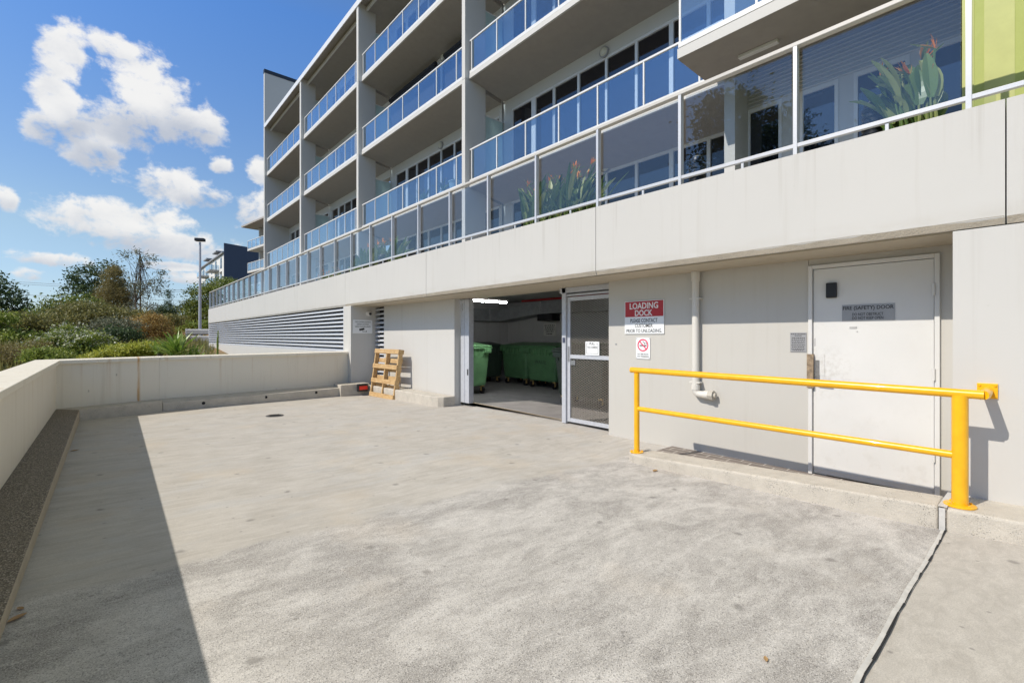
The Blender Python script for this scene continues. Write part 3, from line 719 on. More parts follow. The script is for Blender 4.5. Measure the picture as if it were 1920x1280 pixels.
# LOADING DOCK sign
g = thing('warning_sign', 'red and white LOADING DOCK sign on the grey wall right of the mesh gate', 'sign', (5.36, 3.46, 1.4))
m = MB(); m.box(5.357, 5.366, 3.163, 3.757, 1.412, 1.852); obj('sign_board', m, M['sign_white'], g)
m = MB(); m.box(5.3552, 5.3565, 3.172, 3.748, 1.64, 1.845); obj('header', m, M['sign_red'], g)
lettering('LOADING', (5.355, 3.46, 1.785), .43, .084, M['ink_white'], g, bold=.022); lettering('DOCK', (5.355, 3.46, 1.69), .265, .080, M['ink_white'], g, bold=.022)
lettering('PLEASE CONTACT', (5.357, 3.46, 1.590), .41, .052, M['ink'], g, bold=.012); lettering('CUSTOMER', (5.357, 3.46, 1.521), .27, .046, M['ink'], g); lettering('PRIOR TO UNLOADING.', (5.357, 3.46, 1.453), .535, .047, M['ink'], g)
# no smoking sign
g = thing('prohibition_sign', 'small white no smoking sign under the red LOADING DOCK sign', 'sign', (5.36, 3.47, 1.08))
m = MB(); m.box(5.36, 5.367, 3.367, 3.578, 1.081, 1.361); obj('sign_board', m, M['sign_white'], g)
m = MB(); cy, cz_ = 3.473, 1.262; n = 40; r0, r1 = .066, .082
vs = []
for k in range(n):
    a = 2*math.pi*k/n
    for r in (r0, r1):
        for x in (5.3575, 5.3595): vs.append((x, cy+r*math.cos(a), cz_+r*math.sin(a)))
fs = []
for k in range(n):
    o, q = 4*k, 4*((k+1) % n); fs += [(o, o+2, q+2, q), (o, q, q+1, o+1), (o+2, o+3, q+3, q+2)]
m.add(vs, fs)
ba = MB().box(5.3570, 5.3592, -.068, .068, -.0075, .0075).xf(Matrix.Translation((0, cy, cz_)) @ Matrix.Rotation(R(45), 4, 'X')); m.join(ba)
obj('ban_symbol', m, M['pink_red'], g)
m = MB(); m.box(5.3581, 5.3597, cy-.055, cy+.05, cz_-.012, cz_+.002); m.tube([(5.3588, cy-.02, cz_+.015), (5.3588, cy-.03, cz_+.03), (5.3588, cy-.005, cz_+.04), (5.3588, cy+.0, cz_+.053)], .004, 6); m.tube([(5.3588, cy-.05, cz_+.012), (5.3588, cy-.048, cz_+.035)], .004, 6)
obj('cigarette_symbol', m, M['ink'], g)
lettering('NO SMOKING', (5.36, 3.473, 1.142), .165, .017, M['ink'], g); lettering('ON PREMISES', (5.36, 3.473, 1.112), .175, .017, M['ink'], g)
m = MB()
for y in (3.378, 3.567):
    for z in (1.092, 1.35): m.tube([(5.361, y, z), (5.356, y, z)], .005, 8)
obj('screws', m, M['steel'], g)
# door signs
g = thing('door_sign', 'grey FIRE (SAFETY) DOOR plate on the white fire door', 'sign', (5.368, 1.065, 1.53))
m = MB(); m.box(5.366, 5.3715, .865, 1.265, 1.525, 1.68); obj('sign_board', m, M['sign_grey'], g)
lettering('FIRE (SAFETY) DOOR', (5.366, 1.065, 1.643), .385, .046, M['ink'], g, bold=.016); lettering('DO NOT OBSTRUCT', (5.366, 1.065, 1.587), .235, .027, M['ink'], g); lettering('DO NOT KEEP OPEN', (5.366, 1.065, 1.551), .235, .027, M['ink'], g)
g = thing('notice_plate', 'small grey notice plate with fine print on the wall left of the fire door', 'sign', (5.365, 1.64, 1.22))
m = MB(); m.box(5.364, 5.369, 1.567, 1.716, 1.217, 1.417); obj('sign_board', m, M['sign_grey'], g)
fake_lines(g, 5.364, 1.641, 0, .13, [(1.402, 1.05), (1.385, .5), (1.362, .9), (1.345, .95), (1.326, .95), (1.308, .9), (1.288, .95), (1.27, .9), (1.25, .95), (1.235, .8)], .007, M['ink'])
o = MB().box(5.335, 5.3715, 1.304, 1.393, 1.755, 1.903); tag(obj('card_reader', o, M['black'], bevel=.008), 'black plastic reader box near the top of the fire door', 'reader')
o = MB().tube([(5.366, 3.91, 1.27), (5.3705, 3.91, 1.27)], .012, 12); tag(obj('screw_cap', o, M['steel']), 'small grey screw cap on the wall beside the mesh gate', 'cap')

# drain pipe
g = thing('drain_pipe', 'white painted drain pipe with a capped elbow on the grey wall', 'pipe', (5.31, 2.72, .68))
m = MB(); m.tube([(5.315, 2.72, 2.153), (5.315, 2.72, .76), (5.315, 2.715, .72), (5.315, 2.69, .695), (5.315, 2.655, .69), (5.315, 2.60, .69)], .042, 18); obj('pipe', m, M['pvc'], g, True)
for a_, b_, r_ in (((5.315, 2.72, 2.15), (5.315, 2.72, 2.04), .052), ((5.315, 2.72, .80), (5.315, 2.72, .74), .049), ((5.315, 2.61, .69), (5.315, 2.56, .69), .049)):
    m = MB(); m.tube([a_, b_], r_, 18); obj('collar', m, M['pvc'], g, True)
m = MB(); m.tube([(5.315, 2.56, .69), (5.315, 2.545, .69), (5.315, 2.54, .69), (5.315, 2.50, .69)], [.052, .052, .06, .06], 8); m.tube([(5.315, 2.50, .69), (5.315, 2.475, .69)], .03, 8); obj('end_cap', m, painted_wall('worn_cap', (.48, .45, .39), .5), g)
m = MB()
for z in (1.83, .83): m.box(5.28, 5.372, 2.655, 2.785, z-.008, z+.008)
obj('bracket', m, M['pvc'], g)

# ------------------------------------------------------------------ yellow handrail
h = thing('handrail', 'bright yellow two-rail pipe handrail on the kerb in front of the fire door', 'handrail', (4.41, 1.6, .1))
XR = 4.41
m = MB(); m.tube([(XR, 3.01, 1.005), (XR, .245, .985)], .031, 20); m.lathe([(.005, -.0), (.022, .003)], (XR, 3.01, 1.005), 8) if False else None
obj('top_rail', m, M['yellow'], h, True)
m = MB(); m.tube([(XR, 2.93, .583), (XR, .37, .560)], .026, 18); obj('lower_rail', m, M['yellow'], h, True)
for y, r, zb in ((2.935, .030, .102), (.362, .044, .216)):
    m = MB(); m.tube([(XR, y, zb), (XR, y, .975)], r, 20); po = obj('post', m, M['yellow'], h, True)
    m = MB(); m.lathe([(r+.042, 0), (r+.042, .010), (r+.036, .013)], (XR, y, zb), 24)
    for k in range(4):
        a = R(45+90*k); m.lathe([(.009, .012), (.009, .022)], (XR+(r+.026)*math.cos(a), y+(r+.026)*math.sin(a), zb), 6)
    obj('base_plate', m, M['yellow'], po)
m = MB(); m.tube([(XR, .25, .985), (XR+.02, .243, .985), (4.705, .246, .99)], .031, 18); ar = obj('wall_arm', m, M['yellow'], h, True)
m = MB(); m.box(4.698, 4.711, .194, .298, .938, 1.045); obj('wall_plate', m, M['yellow'], ar, bevel=.002)
m = MB()
for y in (.207, .285):
    for z in (.952, 1.031): m.tube([(4.70, y, z), (4.69, y, z)], .008, 6)
obj('bolts', m, M['yellow'], ar)

# ------------------------------------------------------------------ terrace railing
T = thing('terrace_railing', 'long glass terrace railing with pale metal posts along the top of the white fascia', 'railing', (4.76, 16, 3.03))
m = MB(); m.box(4.725, 4.795, -3.0, 33.1, 4.02, 4.058); obj('top_rail', m, M['cream_metal'], T, bevel=.005)
m = MB(); m.box(4.735, 4.775, -3.0, 33.1, 3.10, 3.135); 
YP = [.343+1.131*k for k in range(-3, 30)]
YP = [y for y in YP if y < 33.15]
for y in YP[:-1]: m.box(4.745, 4.765, y+.46, y+.485, 3.03, 3.10)
obj('lower_rail', m, M['silver'], T, bevel=.003)
for k, y in enumerate(YP):
    m = MB(); m.box(4.728, 4.792, y-.016, y+.016, 3.03, 4.02); obj('post', m, M['silver'], T)
    if k < len(YP)-1 and not (YP[k+1] < .5):
        m = MB(); m.box(4.782, 4.790, y+.045, YP[k+1]-.045, 3.125, 4.0); obj('glass_pane', m, M['glass'], T)

# ------------------------------------------------------------------ gate
G = thing('mesh_gate', 'galvanised mesh gate standing closed at the right of the bin room opening', 'gate', (5.55, 4.5, 0))
m = MB(); m.box(5.50, 5.60, 4.972, 5.055, .0, 2.15); obj('gate_post', m, M['galv'], G, bevel=.004)
m = MB(); m.box(5.50, 5.58, 4.03, 5.10, 2.07, 2.148); m.box(5.52, 5.56, 4.03, 4.97, 2.015, 2.045); obj('track_beam', m, M['galv'], G)
f = MB()
f.box(5.53, 5.57, 4.905, 4.965, .03, 2.0); f.box(5.53, 5.57, 4.00, 4.045, .03, 2.0)
f.box(5.53, 5.57, 4.045, 4.905, 1.94, 2.0); f.box(5.53, 5.57, 4.045, 4.905, 1.03, 1.09); f.box(5.53, 5.57, 4.045, 4.905, .03, .09)
obj('gate_frame', f, M['galv'], G, bevel=.003)
def mesh_panel(y0, y1, z0, z1):
    mb = MB(); sx, sz = .067, .037; k = sz/sx
    for sg in (1, -1):
        span = (z1-z0)+(y1-y0)*k; n = int(span/sz)+1
        for i in range(n+1):
            c = (z0-(y1-y0)*k if sg > 0 else z0)+i*sz
            pts = []
            for y in (y0, y1):
                z = c+(y-y0)*k*sg
                pts.append([y, z])
            (ya, za), (yb, zb) = pts
            def clip(ya, za, yb, zb):
                for lim, s_ in ((z0, 1), (z1, -1)):
                    da, db = s_*(za-lim), s_*(zb-lim)
                    if da < 0 and db < 0: return None
                    if da < 0: t = da/(da-db); ya, za = ya+(yb-ya)*t, lim
                    elif db < 0: t = db/(db-da); yb, zb = yb+(ya-yb)*t, lim
                return ya, za, yb, zb
            r = clip(ya, za, yb, zb)
            if not r or abs(r[0]-r[2]) < .004: continue
            ya, za, yb, zb = r; w_ = .0030; x = 5.548+(.002 if sg > 0 else 0)
            mb.add([(x-.003, ya, za-w_), (x-.003, yb, zb-w_), (x-.003, yb, zb+w_), (x-.003, ya, za+w_), (x+.003, ya, za-w_+.002), (x+.003, yb, zb-w_+.002), (x+.003, yb, zb+w_+.002), (x+.003, ya, za+w_+.002)],
                   [(0, 1, 2, 3), (7, 6, 5, 4), (0, 4, 5, 1), (3, 2, 6, 7)])
    return mb
wire = plain('weathered_wire', (.20, .18, .15), .55, .1, .15, 30); obj('wire_mesh', mesh_panel(4.04, 4.91, .085, 1.035), wire, G); obj('wire_mesh', mesh_panel(4.04, 4.91, 1.085, 1.945), wire, G)
m = MB(); m.box(5.522, 5.532, 4.92, 4.945, .98, 1.22); m.box(5.528, 5.56, 4.80, 4.895, .93, 1.0); obj('lock_plate', m, M['steel'], G)
m = MB(); m.box(5.49, 5.502, 4.985, 5.03, 1.28, 1.36); obj('latch', m, plain('latch_blue', (.06, .07, .12), .4), G)
g = thing('gate_sign', 'white PULL TO OPEN sign hung on the mesh gate', 'sign', (5.525, 4.45, 1.2))
m = MB(); m.box(5.519, 5.526, 4.321, 4.586, 1.092, 1.301); obj('sign_board', m, M['sign_white'], g)
lettering('PULL', (5.519, 4.453, 1.268), .10, .034, M['ink'], g); lettering('TO OPEN', (5.519, 4.453, 1.212), .19, .034, M['ink'], g)
m = MB()
for a in (4.563, 4.344): m.box(5.5178, 5.5188, a-.002, a+.002, 1.12, 1.27)
m.box(5.5178, 5.5188, 4.344, 4.563, 1.118, 1.122); m.box(5.5178, 5.5188, 4.52, 4.563, 1.268, 1.272); m.box(5.5178, 5.5188, 4.344, 4.38, 1.268, 1.272); obj('border', m, M['ink'], g)
G2 = thing('gate_column', 'pale galvanised gate column at the left of the bin room opening', 'gate column', (5.55, 7.75, 0))
m = MB(); m.box(5.50, 5.62, 7.58, 7.72, .03, 2.13); m.box(5.50, 5.56, 7.735, 7.87, .03, 2.13); m.box(5.51, 5.55, 7.715, 7.74, .03, 2.13); obj('column', m, M['galv'], G2, bevel=.006)
m = MB(); m.box(5.60, 5.605, 7.6, 7.7, 0.5, 0.52); m.box(5.492, 5.503, 7.60, 7.63, .60, .72); obj('strike_box', m, M['black'], G2)
m = MB(); m.box(5.50, 5.6, 7.58, 7.9, 2.13, 2.15); m.tube([(5.495, 7.8, 1.9), (5.495, 7.8, 2.05)], .012, 8); obj('top_guide', m, M['steel'], G2)

# ------------------------------------------------------------------ bin room contents
def bin_at(name, label, loc, rot, mat, text=None):
    b = thing(name, label, 'bin', (0, 0, 0), 'wheeled waste bins in the bin room')
    wx, dy, h0, h1 = .62, .37, .20, 1.10
    body = MB()
    def rect(a, b_, z, ch=.05): return [(-a+ch, -b_, z), (a-ch, -b_, z), (a, -b_+ch, z), (a, b_-ch, z), (a-ch, b_, z), (-a+ch, b_, z), (-a, b_-ch, z), (-a, -b_+ch, z)]
    rings = [rect(wx*.80, dy*.82, h0), rect(wx*.83, dy*.86, h0+.06), rect(wx*.94, dy*.97, h1-.12), rect(wx*.95, dy*.98, h1)]
    vs = [p for r in rings for p in r]; fs = [tuple(range(7, -1, -1)), tuple(range(24, 32))]
    for i in range(3):
        for k in range(8): fs.append((8*i+k, 8*i+(k+1) % 8, 8*i+8+(k+1) % 8, 8*i+8+k))
    body.add(vs, fs)
    for k in range(9):
        x = -.48+k*.12; body.box(x-.012, x+.012, -dy*.99-.012, -dy*.9, h1-.2, h1-.03)
    bo = obj('body', body, mat, b, bevel=.01)
    m = MB(); m.box(-wx-.0, wx+.0, -dy-.03, dy+.03, h1-.03, h1+.01); m.box(-wx-.04, -wx, -.12, .12, h1-.12, h1-.02); m.box(wx, wx+.04, -.12, .12, h1-.12, h1-.02)
    m.box(wx*.60, wx*.60+.2, -dy-.05, -dy, h1-.13, h1-.03); m.box(-wx*.60-.2, -wx*.60, -dy-.05, -dy, h1-.13, h1-.03)
    obj('rim', m, mat, b, bevel=.012)
    m = MB(); m.poly([(-wx*.97, -dy-.02), (wx*.97, -dy-.02), (wx*.97, dy+.02), (-wx*.97, dy+.02)], h1+.012, [h1+.05, h1+.05, h1+.13, h1+.13]); obj('lid', m, mat, b, bevel=.02)
    m = MB(); m.tube([(-wx*.9, dy+.05, h1+.08), (wx*.9, dy+.05, h1+.08)], .02, 10); obj('push_bar', m, mat, b)
    for sx in (-1, 1):
        for sy in (-1, 1):
            x, y = sx*wx*.68, sy*dy*.66
            m = MB(); m.tube([(x-.02, y, .085), (x+.02, y, .085)], .085, 18); wh = obj('wheel', m, M['black'], b)
            m = MB(); m.box(x-.035, x-.025, y-.02, y+.03, .07, .20); m.box(x+.025, x+.035, y-.02, y+.03, .07, .20); m.box(x-.04, x+.04, y-.04, y+.04, .175, .2); obj('castor_fork', m, M['brass'], wh)
    if text:
        t = lettering(text, (0, -dy*.90-.012, .72), .42, .11, M['bin_dark'], bo, '-Y')
        t.rotation_euler = (0, 0, 0)
    b.location = loc; b.rotation_euler = (0, 0, rot)
    return b
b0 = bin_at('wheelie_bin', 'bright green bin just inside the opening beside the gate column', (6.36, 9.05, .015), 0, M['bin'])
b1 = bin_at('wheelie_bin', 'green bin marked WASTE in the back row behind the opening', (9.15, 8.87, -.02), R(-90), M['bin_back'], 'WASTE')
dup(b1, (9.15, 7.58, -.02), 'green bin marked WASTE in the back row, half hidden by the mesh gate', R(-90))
b5 = bin_at('wheelie_bin', 'blackish bin added just behind the mesh gate to darken the view through it', (7.3, 6.0, -.01), R(-80), M['bin_dark'])  # this bin and the next are added to darken the space behind the mesh
b6 = bin_at('wheelie_bin', 'second blackish bin added deeper behind the mesh gate to darken the view', (8.9, 6.15, -.01), R(-95), M['bin_dark'])
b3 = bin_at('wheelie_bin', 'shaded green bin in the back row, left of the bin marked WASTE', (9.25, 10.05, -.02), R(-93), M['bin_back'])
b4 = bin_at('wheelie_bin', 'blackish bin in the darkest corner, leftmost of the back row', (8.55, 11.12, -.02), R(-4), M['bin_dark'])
g = thing('ceiling_duct', 'grey metal air duct along the top of the bin room back wall', 'duct', (9.8, 9, 2))
m = MB(); m.box(9.50, 9.99, 1.9, 9.6, 2.04, 2.40); m.add([(9.5, 9.6, 2.04), (9.99, 9.6, 2.04), (9.99, 9.6, 2.40), (9.5, 9.6, 2.40), (9.3, 11.2, 1.86), (9.99, 11.2, 1.86), (9.99, 11.2, 2.22), (9.3, 11.2, 2.22)], [(0, 4, 5, 1), (1, 5, 6, 2), (2, 6, 7, 3), (3, 7, 4, 0)])
m.box(5.6, 9.99, 11.2, 11.6, 1.86, 2.22); obj('duct_run', m, M['duct'], g)
m = MB()
for y in (9.58, 8.0, 6.4): m.box(9.485, 9.995, y-.02, y+.02, 2.025, 2.415)
m.box(8.9, 8.94, 11.185, 11.605, 1.845, 2.235); obj('flange', m, plain('flange', (.40, .40, .41), .5, .4), g)
m = MB(); m.poly([(9.55, 9.15), (9.55, 9.75), (9.98, 9.65), (9.98, 9.25)], [1.84]*4, [2.03]*4); obj('hood', m, M['dark'], g)
o = MB(); o.tube([(9.45, 2.0, 2.44), (9.45, 10.3, 2.44)], .03, 10); tag(obj('sprinkler_pipe', o, M['red_pipe'], smooth=True), 'thin red pipe above the grey duct in the bin room', 'pipe')
g = thing('batten_light', 'lit white tube lamp under the bin room ceiling', 'lamp', (6.4, 8.08, 2.1))
m = MB(); m.box(5.75, 6.95, 8.04, 8.12, 2.18, 2.22); m.tube([(6.35, 8.08, 2.22), (6.35, 8.08, 2.47)], .01, 8); obj('housing', m, M['white_metal'], g)
m = MB(); m.tube([(5.78, 8.08, 2.155), (6.92, 8.08, 2.155)], .015, 12); obj('tube', m, M['tube'], g, True)
g = thing('notice_sign', 'white notice with lines of black text on the bin room back wall', 'sign', (9.99, 9.66, 1.4))
m = MB(); m.box(9.985, 9.999, 9.42, 9.92, 1.40, 1.77); obj('sign_board', m, plain('notice_white', (.62, .60, .56), .5), g)
fake_lines(g, 9.985, 9.67, 0, .42, [(1.71, 1), (1.65, .9), (1.59, .95), (1.53, .75), (1.46, .6)], .03, M['ink'])
g = thing('control_box', 'small grey control box with a paper notice on the bin room end wall', 'box', (7.7, 11.58, 1.6))
m = MB(); m.box(7.5, 7.75, 11.53, 11.61, 1.60, 1.72); obj('case', m, M['sign_grey'], g)
m = MB(); m.box(7.35, 7.72, 11.598, 11.609, 1.36, 1.56); obj('paper', m, plain('paper', (.42, .42, .41), .6), g)
g = thing('conduit', 'grey conduit running down the bin room end wall to the control box', 'conduit', (7.6, 11.59, 1.7))
m = MB(); m.tube([(7.62, 11.585, 1.86), (7.62, 11.585, 1.72)], .016, 8); obj('pipe', m, M['galv'], g, True)
m = MB(); m.tube([(8.25, 11.585, 1.86), (8.25, 11.585, .1)], .014, 8); obj('pipe', m, M['galv'], g, True)
g = thing('sprinkler_valve', 'small silver valve and pipe on the duct along the bin room end wall', 'valve', (7.6, 11.15, 2.0))
m = MB(); m.tube([(6.4, 11.15, 2.03), (7.7, 11.15, 2.03), (7.9, 11.15, 2.1), (7.95, 11.15, 2.4)], .028, 10); obj('pipe', m, M['duct'], g, True)
m = MB(); m.tube([(7.3, 11.12, 2.03), (7.3, 11.12, 1.93)], .05, 10); m.tube([(7.2, 11.1, 2.08), (7.4, 11.1, 2.08)], .035, 10); obj('valve_body', m, M['steel'], g, True)
# CCTV
g = thing('dome_camera', 'white dome security camera with a black lens on the pillar side', 'camera', (5.19, 11.6, 1.98))
m = MB(); m.tube([(5.185, 11.606, 1.98), (5.185, 11.565, 1.98), (5.185, 11.53, 1.975), (5.185, 11.51, 1.97)], [.07, .068, .055, .035], 18); obj('housing', m, M['white_metal'], g, True)
m = MB(); m.tube([(5.19, 11.53, 1.972), (5.19, 11.495, 1.965)], .034, 16); obj('lens', m, M['black'], g, True)
g = thing('surveillance_sign', 'white video surveillance sign with a camera symbol on the pillar side', 'sign', (5.02, 11.6, 1.6))
m = MB(); m.box(4.765, 5.285, 11.592, 11.603, 1.46, 1.81); obj('sign_board', m, M['sign_white'], g)
lettering('THIS LOADING DOCK IS', (5.025, 11.592, 1.755), .42, .035, M['ink'], g, '-Y'); lettering('UNDER 24 HOUR', (5.025, 11.592, 1.695), .32, .035, M['ink'], g, '-Y'); lettering('VIDEO SURVEILLANCE', (5.025, 11.592, 1.635), .42, .035, M['ink'], g, '-Y')
m = MB(); m.box(-.07, .07, -.001, .001, -.025, .025); m.xf(Matrix.Translation((5.0, 11.590, 1.565)) @ Matrix.Rotation(R(-12), 4, 'Y')); m.box(5.02, 5.03, 11.589, 11.591, 1.50, 1.55); m.box(5.03, 5.12, 11.589, 11.591, 1.502, 1.512); m.box(5.115, 5.13, 11.589, 11.591, 1.495, 1.53); obj('camera_symbol', m, M['ink'], g)

# ------------------------------------------------------------------ pallet and red box
g = thing('timber_pallet', 'light timber pallet leaning upright against the white wall by the pillar', 'pallet', (4.93, 10.3, .03))
MX = Matrix.Translation((4.915, 9.715, gz(4.93, 10.3)+.0)) @ Matrix.Rotation(R(2.0), 4, 'Z') @ Matrix.Rotation(R(8), 4, 'Y')
LY, HZ = 1.17, 1.16
for k, z in enumerate((.0, .34, .69, 1.055)):
    j = random.uniform(-.012, .012)
    m = MB(); m.box(-.002, .018, j, LY+j, z, z+.105); obj('front_board', m.xf(MX), M['wood'], g, bevel=.003)
for y in (.0, LY/2-.02, LY-.045):
    m = MB(); m.box(.018, .118, y, y+.045, .0, HZ); obj('bearer', m.xf(MX), M['wood'], g, bevel=.003)
for z in (.0, .21, .42, .63, .84, 1.055):
    j = random.uniform(-.012, .012)
    m = MB(); m.box(.118, .138, j, LY+j, z, z+.105); obj('back_board', m.xf(MX), M['wood'], g, bevel=.003)
g = thing('rat_bait_box', 'small black box with a red face on the kerb beside the pallet', 'box', (4.8, 11.08, .02))
m = MB(); m.poly([(4.66, 11.0), (4.92, 11.03), (4.91, 11.125), (4.655, 11.10)], .022, .21); obj('case', m, M['black'], g, bevel=.012)
m = MB(); m.poly([(4.685, 10.990), (4.90, 11.015), (4.90, 11.03), (4.685, 11.008)], .07, .16); obj('red_panel', m, M['red'], g, bevel=.004)

# drain and litter on the slab
g = thing('drain_cover', 'round dark drain cover set in the concrete left of centre', 'drain', (2.217, 8.781, gz(2.217, 8.781)))
z = gz(2.217, 8.781)+.003
m = MB(); m.lathe([(.14, 0), (.14, .006), (.12, .008)], (2.217, 8.781, z), 28); obj('grate', m, plain('iron', (.10, .095, .09), .6, .4), g)
m = MB()
for k in range(5): m.box(2.217-.09, 2.217+.09, 8.781-.08+k*.04-.006, 8.781-.08+k*.04+.006, z+.008, z+.011)
obj('slots', m, M['dark'], g)
def dry_leaf(x, y, z, s, rot, label):
    m = MB(); n = 6; vs = []
    for i in range(n+1):
        t = i/n; wd = math.sin(math.pi*t)**.8*.22*s; zc = .10*s*(t-.5)**2*4*.4
        vs += [(s*(t-.5), -wd, zc+.3*wd), (s*(t-.5), 0, zc), (s*(t-.5), wd, zc+.3*wd)]
    fs = []
    for i in range(n): fs += [(3*i, 3*i+1, 3*i+4, 3*i+3), (3*i+1, 3*i+2, 3*i+5, 3*i+4)]
    vs2 = vs + [(a, b, c+.0015) for a, b, c in vs]; k = len(vs)
    m.add(vs2, fs+[tuple(i+k for i in reversed(f)) for f in fs]); m.xf(Matrix.Translation((x, y, z+.004)) @ Matrix.Rotation(rot, 4, 'Z'))
    return tag(obj('dry_leaf', m, L['dry']), label, 'leaf', 'fallen leaves on the concrete')
from math import cos, sin
def gpt(px, py):
    x = y = 0
    z = .1
    for _ in range(6):
        zc = F*(CZ-z)/(py-HY); x, y = spot(px, zc); z = gz(x, y)
    return x, y, z
for (px, py, s, rot, lab) in [(32, 1160, .075, .7, 'large brown dry leaf in the shade by the left kerb'), (38, 1142, .045, 2.1, 'brown dry leaf lying just above the larger leaf by the left kerb'),
                              (1228, 883, .09, .2, 'small tan leaf in front of the left handrail post'), 
                              (1612, 960, .07, -.5, 'orange brown leaf against the pitted kerb near the fire door'), (140, 845, .09, .4, 'dark curled leaf in the shade beside the left kerb'), (1436, 1237, .035, .5, 'small dark leaf at the bottom of the picture left of the joint')]:
    x, y, z = gpt(px, py); dry_leaf(x, y, z, s, rot, lab)

# ------------------------------------------------------------------ terrace plants, ribbed vents, lamps
def blade(mb, base, az, lean, length, width, fold=.25, curve=.5, n=7, stalk=.0):
    "one folded leaf rising from base, leaning toward azimuth az"
    d = Vector((cos(az), sin(az), 0)); sidev = Vector((-sin(az), cos(az), 0)); p = Vector(base); ang = lean
    st = length*(1-stalk)/n; pts = []
    if stalk:
        q = p + (d*sin(lean)+Vector((0, 0, 1))*cos(lean))*length*stalk
        mb.tube([p, q], [width*.09, width*.06], 5); p = q
    for i in range(n+1):
        t = i/n; wd = width*(math.sin(math.pi*min(.999, t*.86+.10))**.8)*.5
        nrm = Vector((-sin(ang)*0, 0, 0)) + (d*cos(ang)-Vector((0, 0, 1))*sin(ang))
        pts += [p-sidev*wd-nrm*wd*fold, p.copy(), p+sidev*wd-nrm*wd*fold]
        p = p + (d*sin(ang)+Vector((0, 0, 1))*cos(ang))*st; ang += curve/n
    fs = []
    for i in range(n): fs += [(3*i, 3*i+1, 3*i+4, 3*i+3), (3*i+1, 3*i+2, 3*i+5, 3*i+4)]
    mb.add(pts, fs)
def flower(mb, p, az, s):
    p = Vector(p)
    for k in range(6): blade(mb, p, az+random.uniform(-.5, .5), random.uniform(-.3, 1.2), s*random.uniform(.5, .9), s*.13, .3, .3, 4)
def strelitzia(label, c, spread, hmax, n, nf, seed, wide=1.0, ymin=-1):
    random.seed(seed)
    g = thing('bird_of_paradise', label, 'plant', c, 'bird of paradise plants on the terrace')
    mb = MB()
    for k in range(n):
        a = random.uniform(0, 2*math.pi)
        if sin(a) < ymin: a = -a
        b = (c[0]+random.uniform(-.12, .12), c[1]+random.uniform(-spread*.7, spread*.7), c[2])
        if b[0] < 4.9: b = (4.9, b[1], b[2])
        ca = a if cos(a) > -.55 else math.pi-a
        L_ = hmax*random.uniform(.5, 1.0)
        blade(mb, b, ca, random.uniform(.05, .65), L_, .15*wide*random.uniform(.7, 1.1), .35, random.uniform(.1, .8), 7, .45)
    obj('leaves', mb, L['strel'], g)
    sm = MB()
    for k in range(nf):
        fm = MB()
        a = random.uniform(0, 2*math.pi); b = Vector((c[0]+random.uniform(-.1, .1), c[1]+random.uniform(-spread, spread)*.8, c[2])); t = b+Vector((random.uniform(-.04, .12), random.uniform(-.2 if ymin < 0 else -.02, .2), hmax*random.uniform(.6, 1.0)))
        sm.tube([b, (b+t)/2+Vector((0, .03, 0)), t], .008, 5); flower(fm, t, a, .16); blade(sm, t, a, 1.3, .18, .03, .5, -.2, 4)
        obj('flower', fm, L['flower'], g)
    obj('stems', sm, L['strel'], g)
    dm = MB()
    for k in range(n):
        b = (c[0]+random.uniform(-.15, .15), c[1]+random.uniform(-spread, spread), c[2]); b = (max(4.88, b[0]), b[1], b[2])
        blade(dm, b, random.uniform(-1.5, 1.5), random.uniform(.8, 1.4), .3, .05, .3, .6, 5)
    obj('dead_leaves', dm, L['dry'], g)
strelitzia('bird of paradise clump with orange flowers on the terrace beside the lime wall', (5.0, .66, 2.95), .2, .80, 75, 9, 3, .95, 0.05)
strelitzia('large bird of paradise clump behind the middle of the terrace glass', (5.1, 4.8, 2.95), .85, .98, 260, 12, 5, .6)
strelitzia('bird of paradise bed far along the terrace, round a ribbed vent', (5.25, 11.3, 2.95), 1.9, .85, 200, 9, 9, .8)
strelitzia('small flowering clump low behind the far terrace glass', (5.25, 14.6, 2.95), .9, .5, 60, 9, 12, .7)
def ribbed(label, x, y, r, zt):
    prof = [(r*.8, 0)]; z = .02; n = int((zt-2.95-.05)/.052)
    for k in range(n): prof += [(r*.84, z), (r, z+.012), (r*1.0, z+.034), (r*.84, z+.046)]; z += .052
    prof += [(r*.8, z), (r*.78, z+.03), (r*.6, z+.035)]
    m = MB(); m.lathe(prof, (x, y, 2.95), 24); g = thing('vent_cowl', label, 'vent', (x, y, 2.95), 'ribbed black vents on the terrace')
    obj('ribbed_pipe', m, M['black'], g, True); t = MB(); t.lathe([(r*.6, z+.035), (r*.5, z+.05)], (x, y, 2.95), 24); obj('cap', t, M['steel'], g)
ribbed('ribbed black vent beside the right bird of paradise clump', 5.08, .965, .088, 3.44)
ribbed('ribbed black vent behind the terrace glass below the projecting balcony', 5.1, 2.59, .095, 3.45)
ribbed('ribbed black vent among the far bird of paradise bed', 5.1, 10.6, .12, 3.40)
for (x, y, z, lab) in ((8.7, 6.65, 8.03, 'round bulkhead lamp on the first floor wall, nearest the projecting balcony'), (8.7, 13.6, 8.03, 'round bulkhead lamp on the first floor wall above the balcony with the white tub'), (8.7, 13.45, 10.98, 'round bulkhead lamp beside the dark blind on the second floor'), (8.7, 6.6, 5.36, 'round bulkhead lamp on the terrace wall behind the glass')):
    g = thing('wall_light', lab, 'lamp', (x, y, z), 'round bulkhead lamps on the balcony walls')
    m = MB(); m.tube([(x-.0, y, z-.08), (x-.05, y, z-.08)], .125, 20); obj('base_ring', m, M['sign_grey'], g, True)
    m = MB(); m.tube([(x-.05, y, z-.08), (x-.075, y, z-.08), (x-.09, y, z-.08)], [.10, .085, .04], 20); obj('diffuser', m, plain('diffuser', (.6, .58, .48), .3), g, True)
